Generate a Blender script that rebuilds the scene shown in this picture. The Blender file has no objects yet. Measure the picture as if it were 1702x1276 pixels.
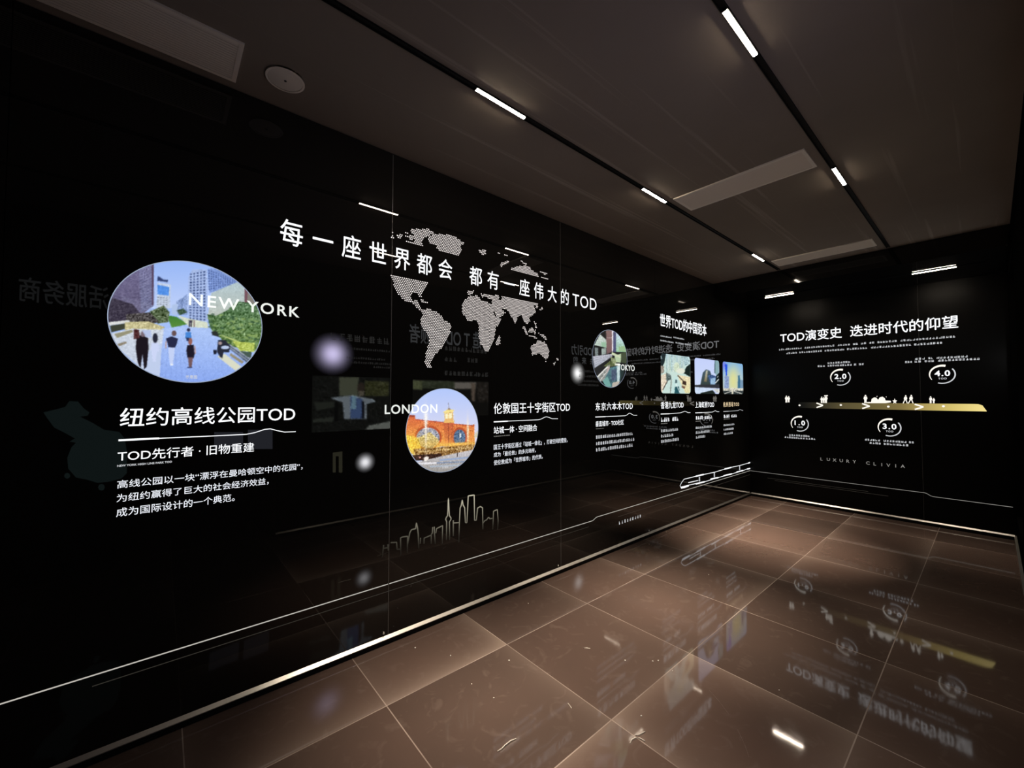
import bpy, bmesh, math, random
import numpy as np
from mathutils import Vector, Matrix

random.seed(7); RNG = np.random.default_rng(7)
scene = bpy.context.scene
COL = scene.collection

# ------------------------------------------------------------------ camera, world, exposure
# world axes: x runs along the left glass wall towards the far wall, y to the left, z up (metres)
W_PX, H_PX, F_PX = 1702.0, 1276.0, 681.33
CX, CY = W_PX / 2, H_PX / 2
EYE = 1.58
# rows: world axes (along, to the right, up) written in camera axes (right, up, forward)
CAM_M = np.array([[0.75994285, -0.02097709, 0.64965132],
                  [0.64998829, 0.02229805, -0.75961702],
                  [0.0014486, 0.99953127, 0.03058011]])
cam_data = bpy.data.cameras.new('camera')
cam_data.sensor_width = 36.0
cam_data.lens = 36.0 * F_PX / W_PX
cam_data.clip_start = 0.02
cam = bpy.data.objects.new('camera', cam_data)
COL.objects.link(cam)
_rt = Vector((CAM_M[0, 0], -CAM_M[1, 0], CAM_M[2, 0])).normalized()
_fw = Vector((CAM_M[0, 2], -CAM_M[1, 2], CAM_M[2, 2])).normalized()
_up = _rt.cross(_fw).normalized()
cam.matrix_world = Matrix(((_rt.x, _up.x, -_fw.x, 0.0), (_rt.y, _up.y, -_fw.y, 0.0),
                           (_rt.z, _up.z, -_fw.z, EYE), (0, 0, 0, 1)))
scene.camera = cam

world = bpy.data.worlds.new('world')
scene.world = world
world.use_nodes = True
_bg = world.node_tree.nodes['Background']
_bg.inputs[0].default_value = (0.9, 0.8, 0.7, 1)
_bg.inputs[1].default_value = 0.0

scene.view_settings.view_transform = 'Standard'
scene.view_settings.look = 'None'
scene.view_settings.exposure = 0.0
scene.view_settings.gamma = 1.0
scene.view_settings.use_curve_mapping = False

LAMP_WATTS = 10.0          # every linear lamp, see linear_lamp()
LAMP_SPREAD = 51.0
LAMP_GLOW = 130.0

# ------------------------------------------------------------------ room dimensions
Y_LEFT, Y_RIGHT, X_BACK = 2.545, -0.147, 7.21
Z_CEIL, Z_SOFFIT, X_SOFFIT = 3.192, 2.995, 5.96
X_NEAR = -2.6


def ray(px, py):
    d = CAM_M @ np.array([px - CX, -(py - CY), F_PX])
    return d[0], -d[1], d[2]


def at_left(px, py, y=Y_LEFT):           # pixel of the photograph -> (x, z) on the left wall
    d = ray(px, py); t = y / d[1]
    return d[0] * t, d[2] * t + EYE


def at_back(px, py):                     # -> (y, z) on the far wall
    d = ray(px, py); t = X_BACK / d[0]
    return d[1] * t, d[2] * t + EYE


def at_floor(px, py, z=0.0):
    d = ray(px, py); t = (z - EYE) / d[2]
    return d[0] * t, d[1] * t


def at_right(px, py):                    # seen in the left glass: (x, z) on the right wall
    x, z = at_left(px, py, 2 * Y_LEFT - Y_RIGHT)
    if x > 2.4: x, z = at_left(px, py, 2 * Y_LEFT - Y_RIGHT + .1)    # set back in an added niche
    return x, z


def project(x, y, z):
    c = CAM_M.T @ np.array([x, -y, z - EYE])
    return CX + F_PX * c[0] / c[2], CY - F_PX * c[1] / c[2]


def crop(x0, y0, s):                     # coordinates of an enlarged detail -> pixels
    return lambda p: (x0 + p[0] / s, y0 + p[1] / s)


def lin(c):
    return tuple((v / 255 / 12.92) if v / 255 <= .04045 else ((v / 255 + .055) / 1.055) ** 2.4 for v in c)


# ------------------------------------------------------------------ materials
def new_mat(name):
    m = bpy.data.materials.new(name); m.use_nodes = True
    return m, m.node_tree.nodes, m.node_tree.links, m.node_tree.nodes['Principled BSDF']


def plain(name, color, rough=.5, metal=0.0, spec=.5):
    m, n, l, b = new_mat(name)
    b.inputs['Base Color'].default_value = (*color, 1)
    b.inputs['Roughness'].default_value = rough
    b.inputs['Metallic'].default_value = metal
    b.inputs['Specular IOR Level'].default_value = spec
    return m


def glow(name, color, strength):
    m, n, l, b = new_mat(name)
    b.inputs['Base Color'].default_value = (.004, .004, .004, 1)
    b.inputs['Roughness'].default_value = .3
    b.inputs['Emission Color'].default_value = (*color, 1)
    b.inputs['Emission Strength'].default_value = strength
    return m


def glow_attr(name, strength=1.0):
    m, n, l, b = new_mat(name)
    b.inputs['Base Color'].default_value = (.004, .004, .004, 1)
    b.inputs['Roughness'].default_value = .3
    a = n.new('ShaderNodeVertexColor'); a.layer_name = 'picture'
    l.new(a.outputs['Color'], b.inputs['Emission Color'])
    b.inputs['Emission Strength'].default_value = strength
    return m


def math_node(n, l, op, a, b=None, clamp=False):
    q = n.new('ShaderNodeMath'); q.operation = op; q.use_clamp = clamp
    for i, v in enumerate((a, b)):
        if v is None: continue
        if isinstance(v, (int, float)): q.inputs[i].default_value = v
        else: l.new(v, q.inputs[i])
    return q.outputs[0]


def mix_rgb(n, l, fac, a, b, blend='MIX'):
    q = n.new('ShaderNodeMix'); q.data_type = 'RGBA'; q.blend_type = blend
    for sock, v in ((q.inputs[0], fac), (q.inputs[6], a), (q.inputs[7], b)):
        if isinstance(v, (int, float)): sock.default_value = v
        elif isinstance(v, tuple): sock.default_value = (*v, 1)
        else: l.new(v, sock)
    return q.outputs[2]


def floor_material():
    m, n, l, b = new_mat('floor tiles')
    geo = n.new('ShaderNodeNewGeometry')
    sep = n.new('ShaderNodeSeparateXYZ'); l.new(geo.outputs['Position'], sep.inputs[0])
    T = .8
    gx = math_node(n, l, 'DIVIDE', math_node(n, l, 'SUBTRACT', sep.outputs[0], .108), T)
    gy = math_node(n, l, 'DIVIDE', math_node(n, l, 'SUBTRACT', sep.outputs[1], 2.044), T)
    ix, iy = math_node(n, l, 'FLOOR', gx), math_node(n, l, 'FLOOR', gy)
    fx, fy = math_node(n, l, 'SUBTRACT', gx, ix), math_node(n, l, 'SUBTRACT', gy, iy)
    com = n.new('ShaderNodeCombineXYZ'); l.new(ix, com.inputs[0]); l.new(iy, com.inputs[1])
    wn = n.new('ShaderNodeTexWhiteNoise'); wn.noise_dimensions = '3D'; l.new(com.outputs[0], wn.inputs[0])
    sc = n.new('ShaderNodeSeparateColor'); l.new(wn.outputs['Color'], sc.inputs[0])
    dist = [fx, math_node(n, l, 'SUBTRACT', 1.0, fx), fy, math_node(n, l, 'SUBTRACT', 1.0, fy)]
    dist = [math_node(n, l, 'MULTIPLY', d, T) for d in dist]
    dmin = math_node(n, l, 'MINIMUM', math_node(n, l, 'MINIMUM', dist[0], dist[1]), math_node(n, l, 'MINIMUM', dist[2], dist[3]))
    joint = math_node(n, l, 'LESS_THAN', dmin, .0026)
    nj = n.new('ShaderNodeTexNoise'); nj.inputs['Scale'].default_value = 2.6; nj.inputs['Detail'].default_value = 3
    l.new(geo.outputs['Position'], nj.inputs['Vector'])
    jcol = math_node(n, l, 'MULTIPLY', joint, math_node(n, l, 'MULTIPLY', math_node(n, l, 'SUBTRACT', nj.outputs['Fac'], .28, True), 2.6, True))
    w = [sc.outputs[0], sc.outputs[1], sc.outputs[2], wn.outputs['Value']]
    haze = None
    for d, k in zip(dist, w):           # edge sheen of the polished tiles put into the colour along some edges
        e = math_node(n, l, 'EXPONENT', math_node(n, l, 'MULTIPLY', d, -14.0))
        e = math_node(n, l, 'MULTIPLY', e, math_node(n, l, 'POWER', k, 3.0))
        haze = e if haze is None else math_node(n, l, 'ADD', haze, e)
    nz = n.new('ShaderNodeTexNoise'); nz.inputs['Scale'].default_value = 1.7; nz.inputs['Detail'].default_value = 6
    nz.inputs['Roughness'].default_value = .62
    l.new(geo.outputs['Position'], nz.inputs['Vector'])
    base = mix_rgb(n, l, nz.outputs['Fac'], (.098, .070, .058), (.135, .088, .072))
    tilec = mix_rgb(n, l, wn.outputs['Value'], (.78, .80, .80), (1.12, 1.09, 1.07))  # random tone per tile, putting reflection differences into the colour
    base = mix_rgb(n, l, 1.0, base, tilec, 'MULTIPLY')
    n2 = n.new('ShaderNodeTexNoise'); n2.inputs['Scale'].default_value = 9; n2.inputs['Detail'].default_value = 8
    n2.inputs['Distortion'].default_value = 1.5
    l.new(geo.outputs['Position'], n2.inputs['Vector'])
    smear = math_node(n, l, 'MULTIPLY', math_node(n, l, 'SUBTRACT', n2.outputs['Fac'], .56, True), 1.1, True)
    base = mix_rgb(n, l, smear, base, (.24, .19, .165))
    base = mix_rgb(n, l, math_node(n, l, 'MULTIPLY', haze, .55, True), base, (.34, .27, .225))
    base = mix_rgb(n, l, jcol, base, (.42, .34, .29))
    l.new(base, b.inputs['Base Color'])
    rough = math_node(n, l, 'ADD', math_node(n, l, 'MULTIPLY', n2.outputs['Fac'], .06), .014)
    rough = math_node(n, l, 'ADD', rough, math_node(n, l, 'MULTIPLY', joint, .4))
    l.new(rough, b.inputs['Roughness'])
    # each tile is laid a hair out of level
    tilt = n.new('ShaderNodeVectorMath'); tilt.operation = 'SUBTRACT'
    l.new(wn.outputs['Color'], tilt.inputs[0]); tilt.inputs[1].default_value = (.5, .5, .5)
    ts = n.new('ShaderNodeVectorMath'); ts.operation = 'MULTIPLY'
    l.new(tilt.outputs[0], ts.inputs[0]); ts.inputs[1].default_value = (.004, .004, 0)
    ta = n.new('ShaderNodeVectorMath'); ta.operation = 'ADD'
    l.new(ts.outputs[0], ta.inputs[0]); l.new(geo.outputs['Normal'], ta.inputs[1])
    tn = n.new('ShaderNodeVectorMath'); tn.operation = 'NORMALIZE'; l.new(ta.outputs[0], tn.inputs[0])
    l.new(tn.outputs[0], b.inputs['Normal'])
    b.inputs['Specular IOR Level'].default_value = .5
    return m


def ceiling_material():
    m, n, l, b = new_mat('ceiling paint')
    geo = n.new('ShaderNodeNewGeometry')
    mp = n.new('ShaderNodeMapping'); mp.inputs['Scale'].default_value = (.22, 11.0, 1.0)
    l.new(geo.outputs['Position'], mp.inputs['Vector'])
    nz = n.new('ShaderNodeTexNoise'); nz.inputs['Scale'].default_value = 1.4; nz.inputs['Detail'].default_value = 5
    l.new(mp.outputs[0], nz.inputs['Vector'])
    streak = math_node(n, l, 'MULTIPLY', math_node(n, l, 'SUBTRACT', nz.outputs['Fac'], .60, True), 5.0, True)
    n2 = n.new('ShaderNodeTexNoise'); n2.inputs['Scale'].default_value = 2.2; n2.inputs['Detail'].default_value = 4
    l.new(geo.outputs['Position'], n2.inputs['Vector'])
    base = mix_rgb(n, l, n2.outputs['Fac'], CEIL_A, CEIL_B)
    base = mix_rgb(n, l, streak, base, CEIL_C)
    l.new(base, b.inputs['Base Color'])
    b.inputs['Roughness'].default_value = .75
    b.inputs['Specular IOR Level'].default_value = .2
    return m


CEIL_A, CEIL_B, CEIL_C = (.225, .188, .155), (.285, .238, .197), (.50, .42, .35)
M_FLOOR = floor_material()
M_CEIL = ceiling_material()
M_GLASS = plain('black back painted glass', (.011, .0105, .0095), .012)
M_ENDGLASS = plain('black end wall glass', (.0035, .0035, .0035), .34, 0, .12)
M_SCREEN = plain('black screen wall', (.004, .004, .004), .6, 0, 0.0)
M_LACQ = plain('black lacquer', (.006, .006, .006), .06)
M_MATT = plain('matt black', (.006, .006, .006), .6, 0, .2)
M_STEEL = plain('satin steel strip', (.86, .84, .79), .36, 1.0)
M_JOINT = plain('glass edge joint', (.16, .16, .155), .25)
M_GRILLE = plain('ivory enamelled grille', (.97, .88, .76), .45)
M_SLAT = plain('beige enamelled slats', (.88, .78, .66), .5)
M_SPK = plain('ivory speaker mesh', (.86, .78, .68), .55)
M_DARK = plain('duct shade and speaker cap', (.05, .045, .04), .8)
M_CRUMB = plain('white plaster crumb', (.8, .77, .72), .7)
M_SHAV = plain('pale plastic shaving', (.82, .76, .68), .35)
M_LAMP = glow('lamp diffuser', (1.0, .84, .66), LAMP_GLOW)
M_WHITE = glow('lit white lettering', (.95, .97, 1.0), 1.15)
M_WARMW = glow('lit warm white lettering', (1.0, .95, .86), 1.05)
M_BODY = glow('lit body print', (.90, .93, 1.0), .95)
M_SMALL = glow('lit small print', (.86, .88, .92), .72)
M_FAINT = glow('faint lit print', (.62, .60, .55), .42)
M_LINE = glow('lit thin line', (.86, .82, .74), .62)
M_GHOST = glow('dim second line', (.30, .27, .22), .10)  # ghost reflections below the route lines, put in as faint emission
M_TINT = glow('lettering with reflection tint', (1.0, .78, .48), .9)  # orange reflection on the last title put into its emission colour
M_CITY = None


def city_material():
    m, n, l, b = new_mat('translucent city name film')
    out = n['Material Output']
    em = n.new('ShaderNodeEmission'); em.inputs[0].default_value = (.97, 1.0, .95, 1); em.inputs[1].default_value = 1.25
    tr = n.new('ShaderNodeBsdfTransparent')
    mx = n.new('ShaderNodeMixShader'); mx.inputs[0].default_value = .72
    l.new(tr.outputs[0], mx.inputs[1]); l.new(em.outputs[0], mx.inputs[2]); l.new(mx.outputs[0], out.inputs[0])
    return m


M_CITY = city_material()
M_PIC = glow_attr('backlit picture film', 1.0)
M_PICDIM = glow_attr('dim screen picture', 1.0)


# ------------------------------------------------------------------ object helpers
def mesh_obj(name, verts, faces, material, parent=None, colors=None, smooth=False):
    me = bpy.data.meshes.new(name)
    org = parent.location if parent is not None else Vector((0, 0, 0))
    if parent is not None and parent.parent is not None:
        org = parent.parent.location
    v = np.asarray(verts, dtype=float) - np.array(org)
    me.from_pydata(v.tolist(), [], faces)
    if colors is not None:
        ca = me.color_attributes.new('picture', 'FLOAT_COLOR', 'POINT')
        flat = np.ones((len(v), 4), dtype=np.float32); flat[:, :3] = colors
        ca.data.foreach_set('color', flat.ravel())
    if smooth:
        for p in me.polygons: p.use_smooth = True
    me.materials.append(material)
    o = bpy.data.objects.new(name, me)
    COL.objects.link(o)
    if parent is not None: o.parent = parent
    return o


def tag(o, label=None, cat=None, group=None, kind=None):
    if label: o['label'] = label
    if cat: o['category'] = cat
    if group: o['group'] = group
    if kind: o['kind'] = kind
    return o


def thing(name, label, cat, loc, group=None):
    o = bpy.data.objects.new(name, None); o.empty_display_size = .05
    COL.objects.link(o); o.location = Vector(loc)
    return tag(o, label, cat, group)


def centre_origin(o, loc):
    """move a top-level mesh's origin to loc, geometry stays"""
    loc = Vector(loc)
    o.data.transform(Matrix.Translation(-loc)); o.location = loc
    return o


class MB:
    """collects boxes, prisms, tubes and ribbons into one mesh"""
    def __init__(s): s.v = []; s.f = []; s.c = []
    def add(s, verts, faces):
        k = len(s.v); s.v += [tuple(p) for p in verts]; s.f += [tuple(i + k for i in f) for f in faces]
    def box(s, x0, x1, y0, y1, z0, z1):
        x0, x1 = min(x0, x1), max(x0, x1); y0, y1 = min(y0, y1), max(y0, y1); z0, z1 = min(z0, z1), max(z0, z1)
        v = [(x0, y0, z0), (x1, y0, z0), (x1, y1, z0), (x0, y1, z0), (x0, y0, z1), (x1, y0, z1), (x1, y1, z1), (x0, y1, z1)]
        s.add(v, [(0, 3, 2, 1), (4, 5, 6, 7), (0, 1, 5, 4), (1, 2, 6, 5), (2, 3, 7, 6), (3, 0, 4, 7)])
    def prism_x(s, prof, x0, x1):        # closed profile of (y, z) swept along x
        n = len(prof)
        s.add([(x0, y, z) for y, z in prof] + [(x1, y, z) for y, z in prof],
              [tuple(range(n))[::-1], tuple(range(n, 2 * n))] + [(i, (i + 1) % n, (i + 1) % n + n, i + n) for i in range(n)])
    def prism_y(s, prof, y0, y1):
        n = len(prof)
        s.add([(x, y0, z) for x, z in prof] + [(x, y1, z) for x, z in prof],
              [tuple(range(n)), tuple(range(n, 2 * n))[::-1]] + [(i, i + n, (i + 1) % n + n, (i + 1) % n) for i in range(n)])
    def cyl_z(s, cx, cy, r, z0, z1, n=48, r1=None):
        r1 = r if r1 is None else r1
        a = [2 * math.pi * i / n for i in range(n)]
        s.add([(cx + r * math.cos(t), cy + r * math.sin(t), z0) for t in a] + [(cx + r1 * math.cos(t), cy + r1 * math.sin(t), z1) for t in a],
              [tuple(range(n))[::-1], tuple(range(n, 2 * n))] + [(i, (i + 1) % n, (i + 1) % n + n, i + n) for i in range(n)])
    def ring_z(s, cx, cy, r0, r1, z0, z1, n=64):
        for k in range(n):
            a, b = 2 * math.pi * k / n, 2 * math.pi * (k + 1) / n
            q = [(r0, a), (r1, a), (r1, b), (r0, b)]
            v = [(cx + r * math.cos(t), cy + r * math.sin(t), z) for z in (z0, z1) for r, t in q]
            s.add(v, [(0, 3, 2, 1), (4, 5, 6, 7), (0, 1, 5, 4), (2, 3, 7, 6)])
    def tube(s, pts, r, n=7):
        pts = [Vector(p) for p in pts]; rings = []
        for i, p in enumerate(pts):
            d = (pts[min(i + 1, len(pts) - 1)] - pts[max(i - 1, 0)]).normalized()
            a = d.orthogonal().normalized(); b = d.cross(a)
            rings.append([tuple(p + (a * math.cos(2 * math.pi * k / n) + b * math.sin(2 * math.pi * k / n)) * r) for k in range(n)])
        v = [q for g in rings for q in g]
        f = [(i * n + k, i * n + (k + 1) % n, (i + 1) * n + (k + 1) % n, (i + 1) * n + k) for i in range(len(pts) - 1) for k in range(n)]
        f += [tuple(range(n))[::-1], tuple(range((len(pts) - 1) * n, len(pts) * n))]
        s.add(v, f)
    def build(s, name, material, parent=None, smooth=False):
        return mesh_obj(name, s.v, s.f, material, parent, None, smooth)


# ------------------------------------------------------------------ flat prints on the walls
PRINT_GAP = .0012


class Face:
    """a wall face: (s, z) on it -> world; s grows in reading direction"""
    def __init__(s, kind): s.kind = kind
    def w(s, a, z, lift=0.0):
        g = PRINT_GAP + lift
        if s.kind == 'left': return (a, Y_LEFT - g, z)
        if s.kind == 'right': return (-a, Y_RIGHT + g - (.1 if -a > 2.4 else 0), z)
        return (X_BACK - g, -a, z)
    def px(s, p):
        if s.kind == 'left': return at_left(*p)
        if s.kind == 'right':
            x, z = at_right(*p); return -x, z
        y, z = at_back(*p); return -y, z


LEFT, BACK, RIGHT = Face('left'), Face('back'), Face('right')


def text_geo(body, spacing=1.0, bold=0.0, word=1.0):
    cu = bpy.data.curves.new('lettering', 'FONT')
    cu.body = body; cu.size = 1.0; cu.space_character = spacing; cu.offset = bold if body.isascii() else 0.0; cu.resolution_u = 4
    cu.space_word = word
    o = bpy.data.objects.new('lettering', cu); COL.objects.link(o)
    bpy.context.view_layer.update()
    dg = bpy.context.evaluated_depsgraph_get()
    me = bpy.data.meshes.new_from_object(o.evaluated_get(dg))
    v = np.array([q.co[:] for q in me.vertices]).reshape(-1, 3)
    f = [tuple(p.vertices) for p in me.polygons]
    bpy.data.objects.remove(o); bpy.data.curves.remove(cu); bpy.data.meshes.remove(me)
    if bold and not body.isascii():      # heavier strokes: the glyphs laid over themselves a little apart
        k = len(v); sh = [(-bold, 0, 0), (bold, 0, 0), (0, -bold, 0), (0, bold, 0)]
        f = [tuple(i + j * k for i in q) for j in range(4) for q in f]; v = np.concatenate([v + np.array(d) for d in sh])
    return v, f


def fit_text(body, width, height, bold=0.012, word=1.0, glyph=None):
    """ink box of body scaled to width x height; letter spacing chosen so glyphs keep their shape"""
    v, f = text_geo(body, 1.0, bold, word)
    w1, h1 = np.ptp(v[:, 0]), np.ptp(v[:, 1])
    target = width / height * h1
    if len(body) > 1 and target > w1 * 1.03:
        v2, _ = text_geo(body, 1.5, bold, word)
        k = (np.ptp(v2[:, 0]) - w1) / .5
        if k > 1e-6:
            v, f = text_geo(body, min(3.5, 1 + (target - w1) / k), bold, word)
    v = v - v.min(axis=0)
    v[:, 0] *= width / max(v[:, 0].max(), 1e-9); v[:, 1] *= height / max(v[:, 1].max(), 1e-9)
    return v, f


def lettering(name, face, body, bl, br, top, material, parent=None, bold=0.012, lift=0.0, word=1.0, wall=False):
    """one line of letters; bl, br, top: pixels of its bottom left, bottom right and top"""
    if wall: (a0, z0), (a1, z1), zt = bl, br, top
    else:
        a0, z0 = face.px(bl); a1, z1 = face.px(br); zt = face.px(top)[1]
    zb = (z0 + z1) / 2
    v, f = fit_text(body, a1 - a0, zt - zb, bold, word)
    w = [face.w(a0 + p[0], zb + p[1], lift) for p in v]
    return mesh_obj(name, w, f, material, parent)


def flat(name, face, polys, material, parent=None, lift=0.0):
    """polygons in wall coordinates as one flat print"""
    v, f = [], []
    for p in polys:
        k = len(v); v += [face.w(a, z, lift) for a, z in p]; f.append(tuple(range(k, k + len(p))))
    return mesh_obj(name, v, f, material, parent)


def ribbon(pts, w):
    """mitred quads along a polyline in wall coordinates"""
    pts = [np.array(p, float) for p in pts]; L, R = [], []
    for i, p in enumerate(pts):
        d = pts[min(i + 1, len(pts) - 1)] - pts[max(i - 1, 0)]
        d /= max(np.linalg.norm(d), 1e-9); nrm = np.array([-d[1], d[0]])
        ww = w[i] if isinstance(w, (list, tuple)) else w
        L.append(tuple(p + nrm * ww / 2)); R.append(tuple(p - nrm * ww / 2))
    return [[L[i], R[i], R[i + 1], L[i + 1]] for i in range(len(pts) - 1)]


def line_print(name, face, polylines, w, material, parent=None, lift=0.0, c=None):
    polys = []
    for pl in polylines:
        pp = [face.px(c(p) if c else p) for p in pl]
        polys += ribbon(pp, w)
    return flat(name, face, polys, material, parent, lift)


def tiny_print(name, face, spans, height, material, parent=None, rnd=None):
    """rows of print too small to read: cells of short strokes. spans: [((a0,z0),(a1,z1))] in wall coordinates"""
    rnd = rnd or random.Random(len(spans) * 13 + int(height * 1e4))
    polys = []
    for (a0, z0), (a1, z1) in spans:
        z = (z0 + z1) / 2; n = max(1, int(round((a1 - a0) / (height * 1.08)))); cw = (a1 - a0) / n
        for i in range(n):
            x = a0 + i * cw; g = cw * .1
            t = height * .13
            for k in range(rnd.randint(2, 4)):
                zz = z + height * (.08 + .78 * (k / 3.0)); xa = x + g + rnd.random() * cw * .15; xb = x + cw - g - rnd.random() * cw * .15
                polys.append([(xa, zz), (xb, zz), (xb, zz + t), (xa, zz + t)])
            for k in range(rnd.randint(1, 3)):
                xx = x + g + (cw - 2 * g) * rnd.random() * .85
                polys.append([(xx, z + height * .03), (xx + t, z + height * .03), (xx + t, z + height * .97), (xx, z + height * .97)])
    return flat(name, face, polys, material, parent)


# ------------------------------------------------------------------ pictures: painted, then carried by a fine flat mesh
class Painter:
    def __init__(s, x0, y0, scale, w, h, k=4.0, bg=(20, 20, 20)):
        s.x0, s.y0, s.sc, s.k = x0, y0, scale, k
        s.w, s.h = int(w / k), int(h / k)
        s.img = np.zeros((s.h, s.w, 3)); s.img[:] = bg
        yy, xx = np.mgrid[0:s.h, 0:s.w]; s.X = (xx + .5) * k; s.Y = (yy + .5) * k
    def mask(s, poly):
        m = np.zeros((s.h, s.w), bool); n = len(poly)
        for i in range(n):
            (xa, ya), (xb, yb) = poly[i], poly[(i + 1) % n]
            if ya == yb: continue
            c = (s.Y < ya) != (s.Y < yb)
            m ^= c & (s.X < xa + (s.Y - ya) * (xb - xa) / (yb - ya))
        return m
    def fill(s, poly, col, col2=None, noise=0, cell=3, alpha=1.0, axis=1):
        m = s.mask(poly); s._put(m, poly, col, col2, noise, cell, alpha, axis)
    def _put(s, m, poly, col, col2, noise, cell, alpha, axis):
        c = np.zeros_like(s.img); c[:] = col
        if col2 is not None:
            q = [p[axis] for p in poly]; g = (s.Y if axis else s.X)
            t = np.clip((g - min(q)) / max(max(q) - min(q), 1), 0, 1)[..., None]
            c = c * (1 - t) + np.array(col2, float) * t
        if noise:
            nz = RNG.normal(0, noise, (s.h // cell + 1, s.w // cell + 1))
            c = c + np.kron(nz, np.ones((cell, cell)))[:s.h, :s.w, None]
        s.img[m] = s.img[m] * (1 - alpha) + c[m] * alpha
    def ell(s, cx, cy, rx, ry, col, noise=0, cell=3, alpha=1.0, col2=None):
        m = ((s.X - cx) / rx) ** 2 + ((s.Y - cy) / ry) ** 2 < 1
        s._put(m, [(cx - rx, cy - ry), (cx + rx, cy + ry)], col, col2, noise, cell, alpha, 1)
    def soft(s, cx, cy, rx, ry, col, amp=1.0):
        g = np.exp(-(((s.X - cx) / rx) ** 2 + ((s.Y - cy) / ry) ** 2))[..., None] * amp
        s.img = s.img * (1 - g) + np.array(col, float) * g
    def line(s, a, b, w, col, alpha=1.0):
        d = np.array([b[0] - a[0], b[1] - a[1]], float); d /= max(np.linalg.norm(d), 1e-6); nx, ny = -d[1] * w / 2, d[0] * w / 2
        s.fill([(a[0] + nx, a[1] + ny), (b[0] + nx, b[1] + ny), (b[0] - nx, b[1] - ny), (a[0] - nx, a[1] - ny)], col, alpha=alpha)
    def grid(s, poly, col, nx, ny, fill=.5, alpha=1.0):
        """rows and columns of small dark windows inside a four-cornered poly (tl, tr, br, bl)"""
        tl, tr, br, bl = [np.array(p, float) for p in poly]
        f = lambda u, v: tuple((tl * (1 - u) + tr * u) * (1 - v) + (bl * (1 - u) + br * u) * v)
        for i in range(nx):
            for j in range(ny):
                u0, v0 = i / nx, j / ny; u1, v1 = u0 + fill / nx, v0 + fill / ny
                c = np.array(col) + RNG.normal(0, 14)
                s.fill([f(u0, v0), f(u1, v0), f(u1, v1), f(u0, v1)], c, alpha=alpha)
    def blur(s, a, n):
        for _ in range(n):
            p = np.pad(a, ((1, 1), (1, 1)) + ((0, 0),) * (a.ndim - 2), mode='edge')
            a = (p[:-2, 1:-1] + p[2:, 1:-1] + p[1:-1, :-2] + p[1:-1, 2:] + 2 * p[1:-1, 1:-1]) / 6
        return a
    def finish(s, amp=.3, soft=2):
        lum = s.img.mean(axis=2)
        gy, gx = np.gradient(lum); busy = np.clip(s.blur(np.hypot(gx, gy), 5) / 9, 0, 1)
        nz = RNG.normal(0, 1, lum.shape); nz = nz * .5 + s.blur(nz, 2) * 1.6
        s.img = s.blur(s.img, soft) * (1 + amp * busy * nz)[..., None]
        return s
    def sample(s, pts_px):
        x = ((pts_px[:, 0] - s.x0) * s.sc) / s.k - .5; y = ((pts_px[:, 1] - s.y0) * s.sc) / s.k - .5
        x = np.clip(x, 0, s.w - 1.001); y = np.clip(y, 0, s.h - 1.001)
        xi, yi = x.astype(int), y.astype(int); fx, fy = (x - xi)[:, None], (y - yi)[:, None]
        im = np.clip(s.img, 0, 255)
        c = (im[yi, xi] * (1 - fx) + im[yi, xi + 1] * fx) * (1 - fy) + (im[yi + 1, xi] * (1 - fx) + im[yi + 1, xi + 1] * fx) * fy
        c = c / 255
        return np.where(c <= .04045, c / 12.92, ((c + .055) / 1.055) ** 2.4)


def picture(name, face, a0, a1, z0, z1, N, shape, painter, material, parent, sampler=None, lift=0.0, corner=.04, gain=1.0):
    n = N + 1
    u, v = np.meshgrid(np.linspace(-1, 1, n), np.linspace(-1, 1, n))
    if shape == 'disc':                  # square grid mapped evenly onto a disc
        with np.errstate(all='ignore'):
            big = np.abs(u) > np.abs(v)
            r = np.where(big, u, v)
            th = np.where(big, math.pi / 4 * (v / np.where(u == 0, 1, u)), math.pi / 2 - math.pi / 4 * (u / np.where(v == 0, 1, v)))
        u, v = r * np.cos(th), r * np.sin(th)
    A = (a0 + a1) / 2 + u * (a1 - a0) / 2; Z = (z0 + z1) / 2 + v * (z1 - z0) / 2
    if shape == 'rounded':
        ca, cz = np.clip(A, a0 + corner, a1 - corner), np.clip(Z, z0 + corner, z1 - corner)
        da, dz = A - ca, Z - cz
        inc = (da != 0) & (dz != 0)
        mx = np.maximum(np.abs(da), np.abs(dz)); ln = np.hypot(da, dz)
        k = np.where(inc & (ln > 0), mx / np.where(ln > 0, ln, 1), 1)
        A, Z = ca + da * k, cz + dz * k
    A, Z = A.ravel(), Z.ravel()
    V = np.array([face.w(a, z, lift) for a, z in zip(A, Z)])
    if sampler is not None: colr = sampler(A, Z)
    else:
        if face.kind == 'left': pp = np.array([project(*p) for p in V])
        elif face.kind == 'right': pp = np.array([project(p[0], 2 * Y_LEFT - p[1], p[2]) for p in V])
        else: pp = np.array([project(*p) for p in V])
        colr = painter.sample(pp)
    F = [(j * n + i, j * n + i + 1, (j + 1) * n + i + 1, (j + 1) * n + i) for j in range(N) for i in range(N)]
    return mesh_obj(name, V, F, material, parent, colors=np.clip(colr * gain, 0, 20))


# ================================================================== THE ROOM
def slab(name, material, boxes, label=None):
    b = MB()
    for q in boxes: b.box(*q)
    o = b.build(name, material); tag(o, label, None, None, 'structure')
    return o


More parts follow.
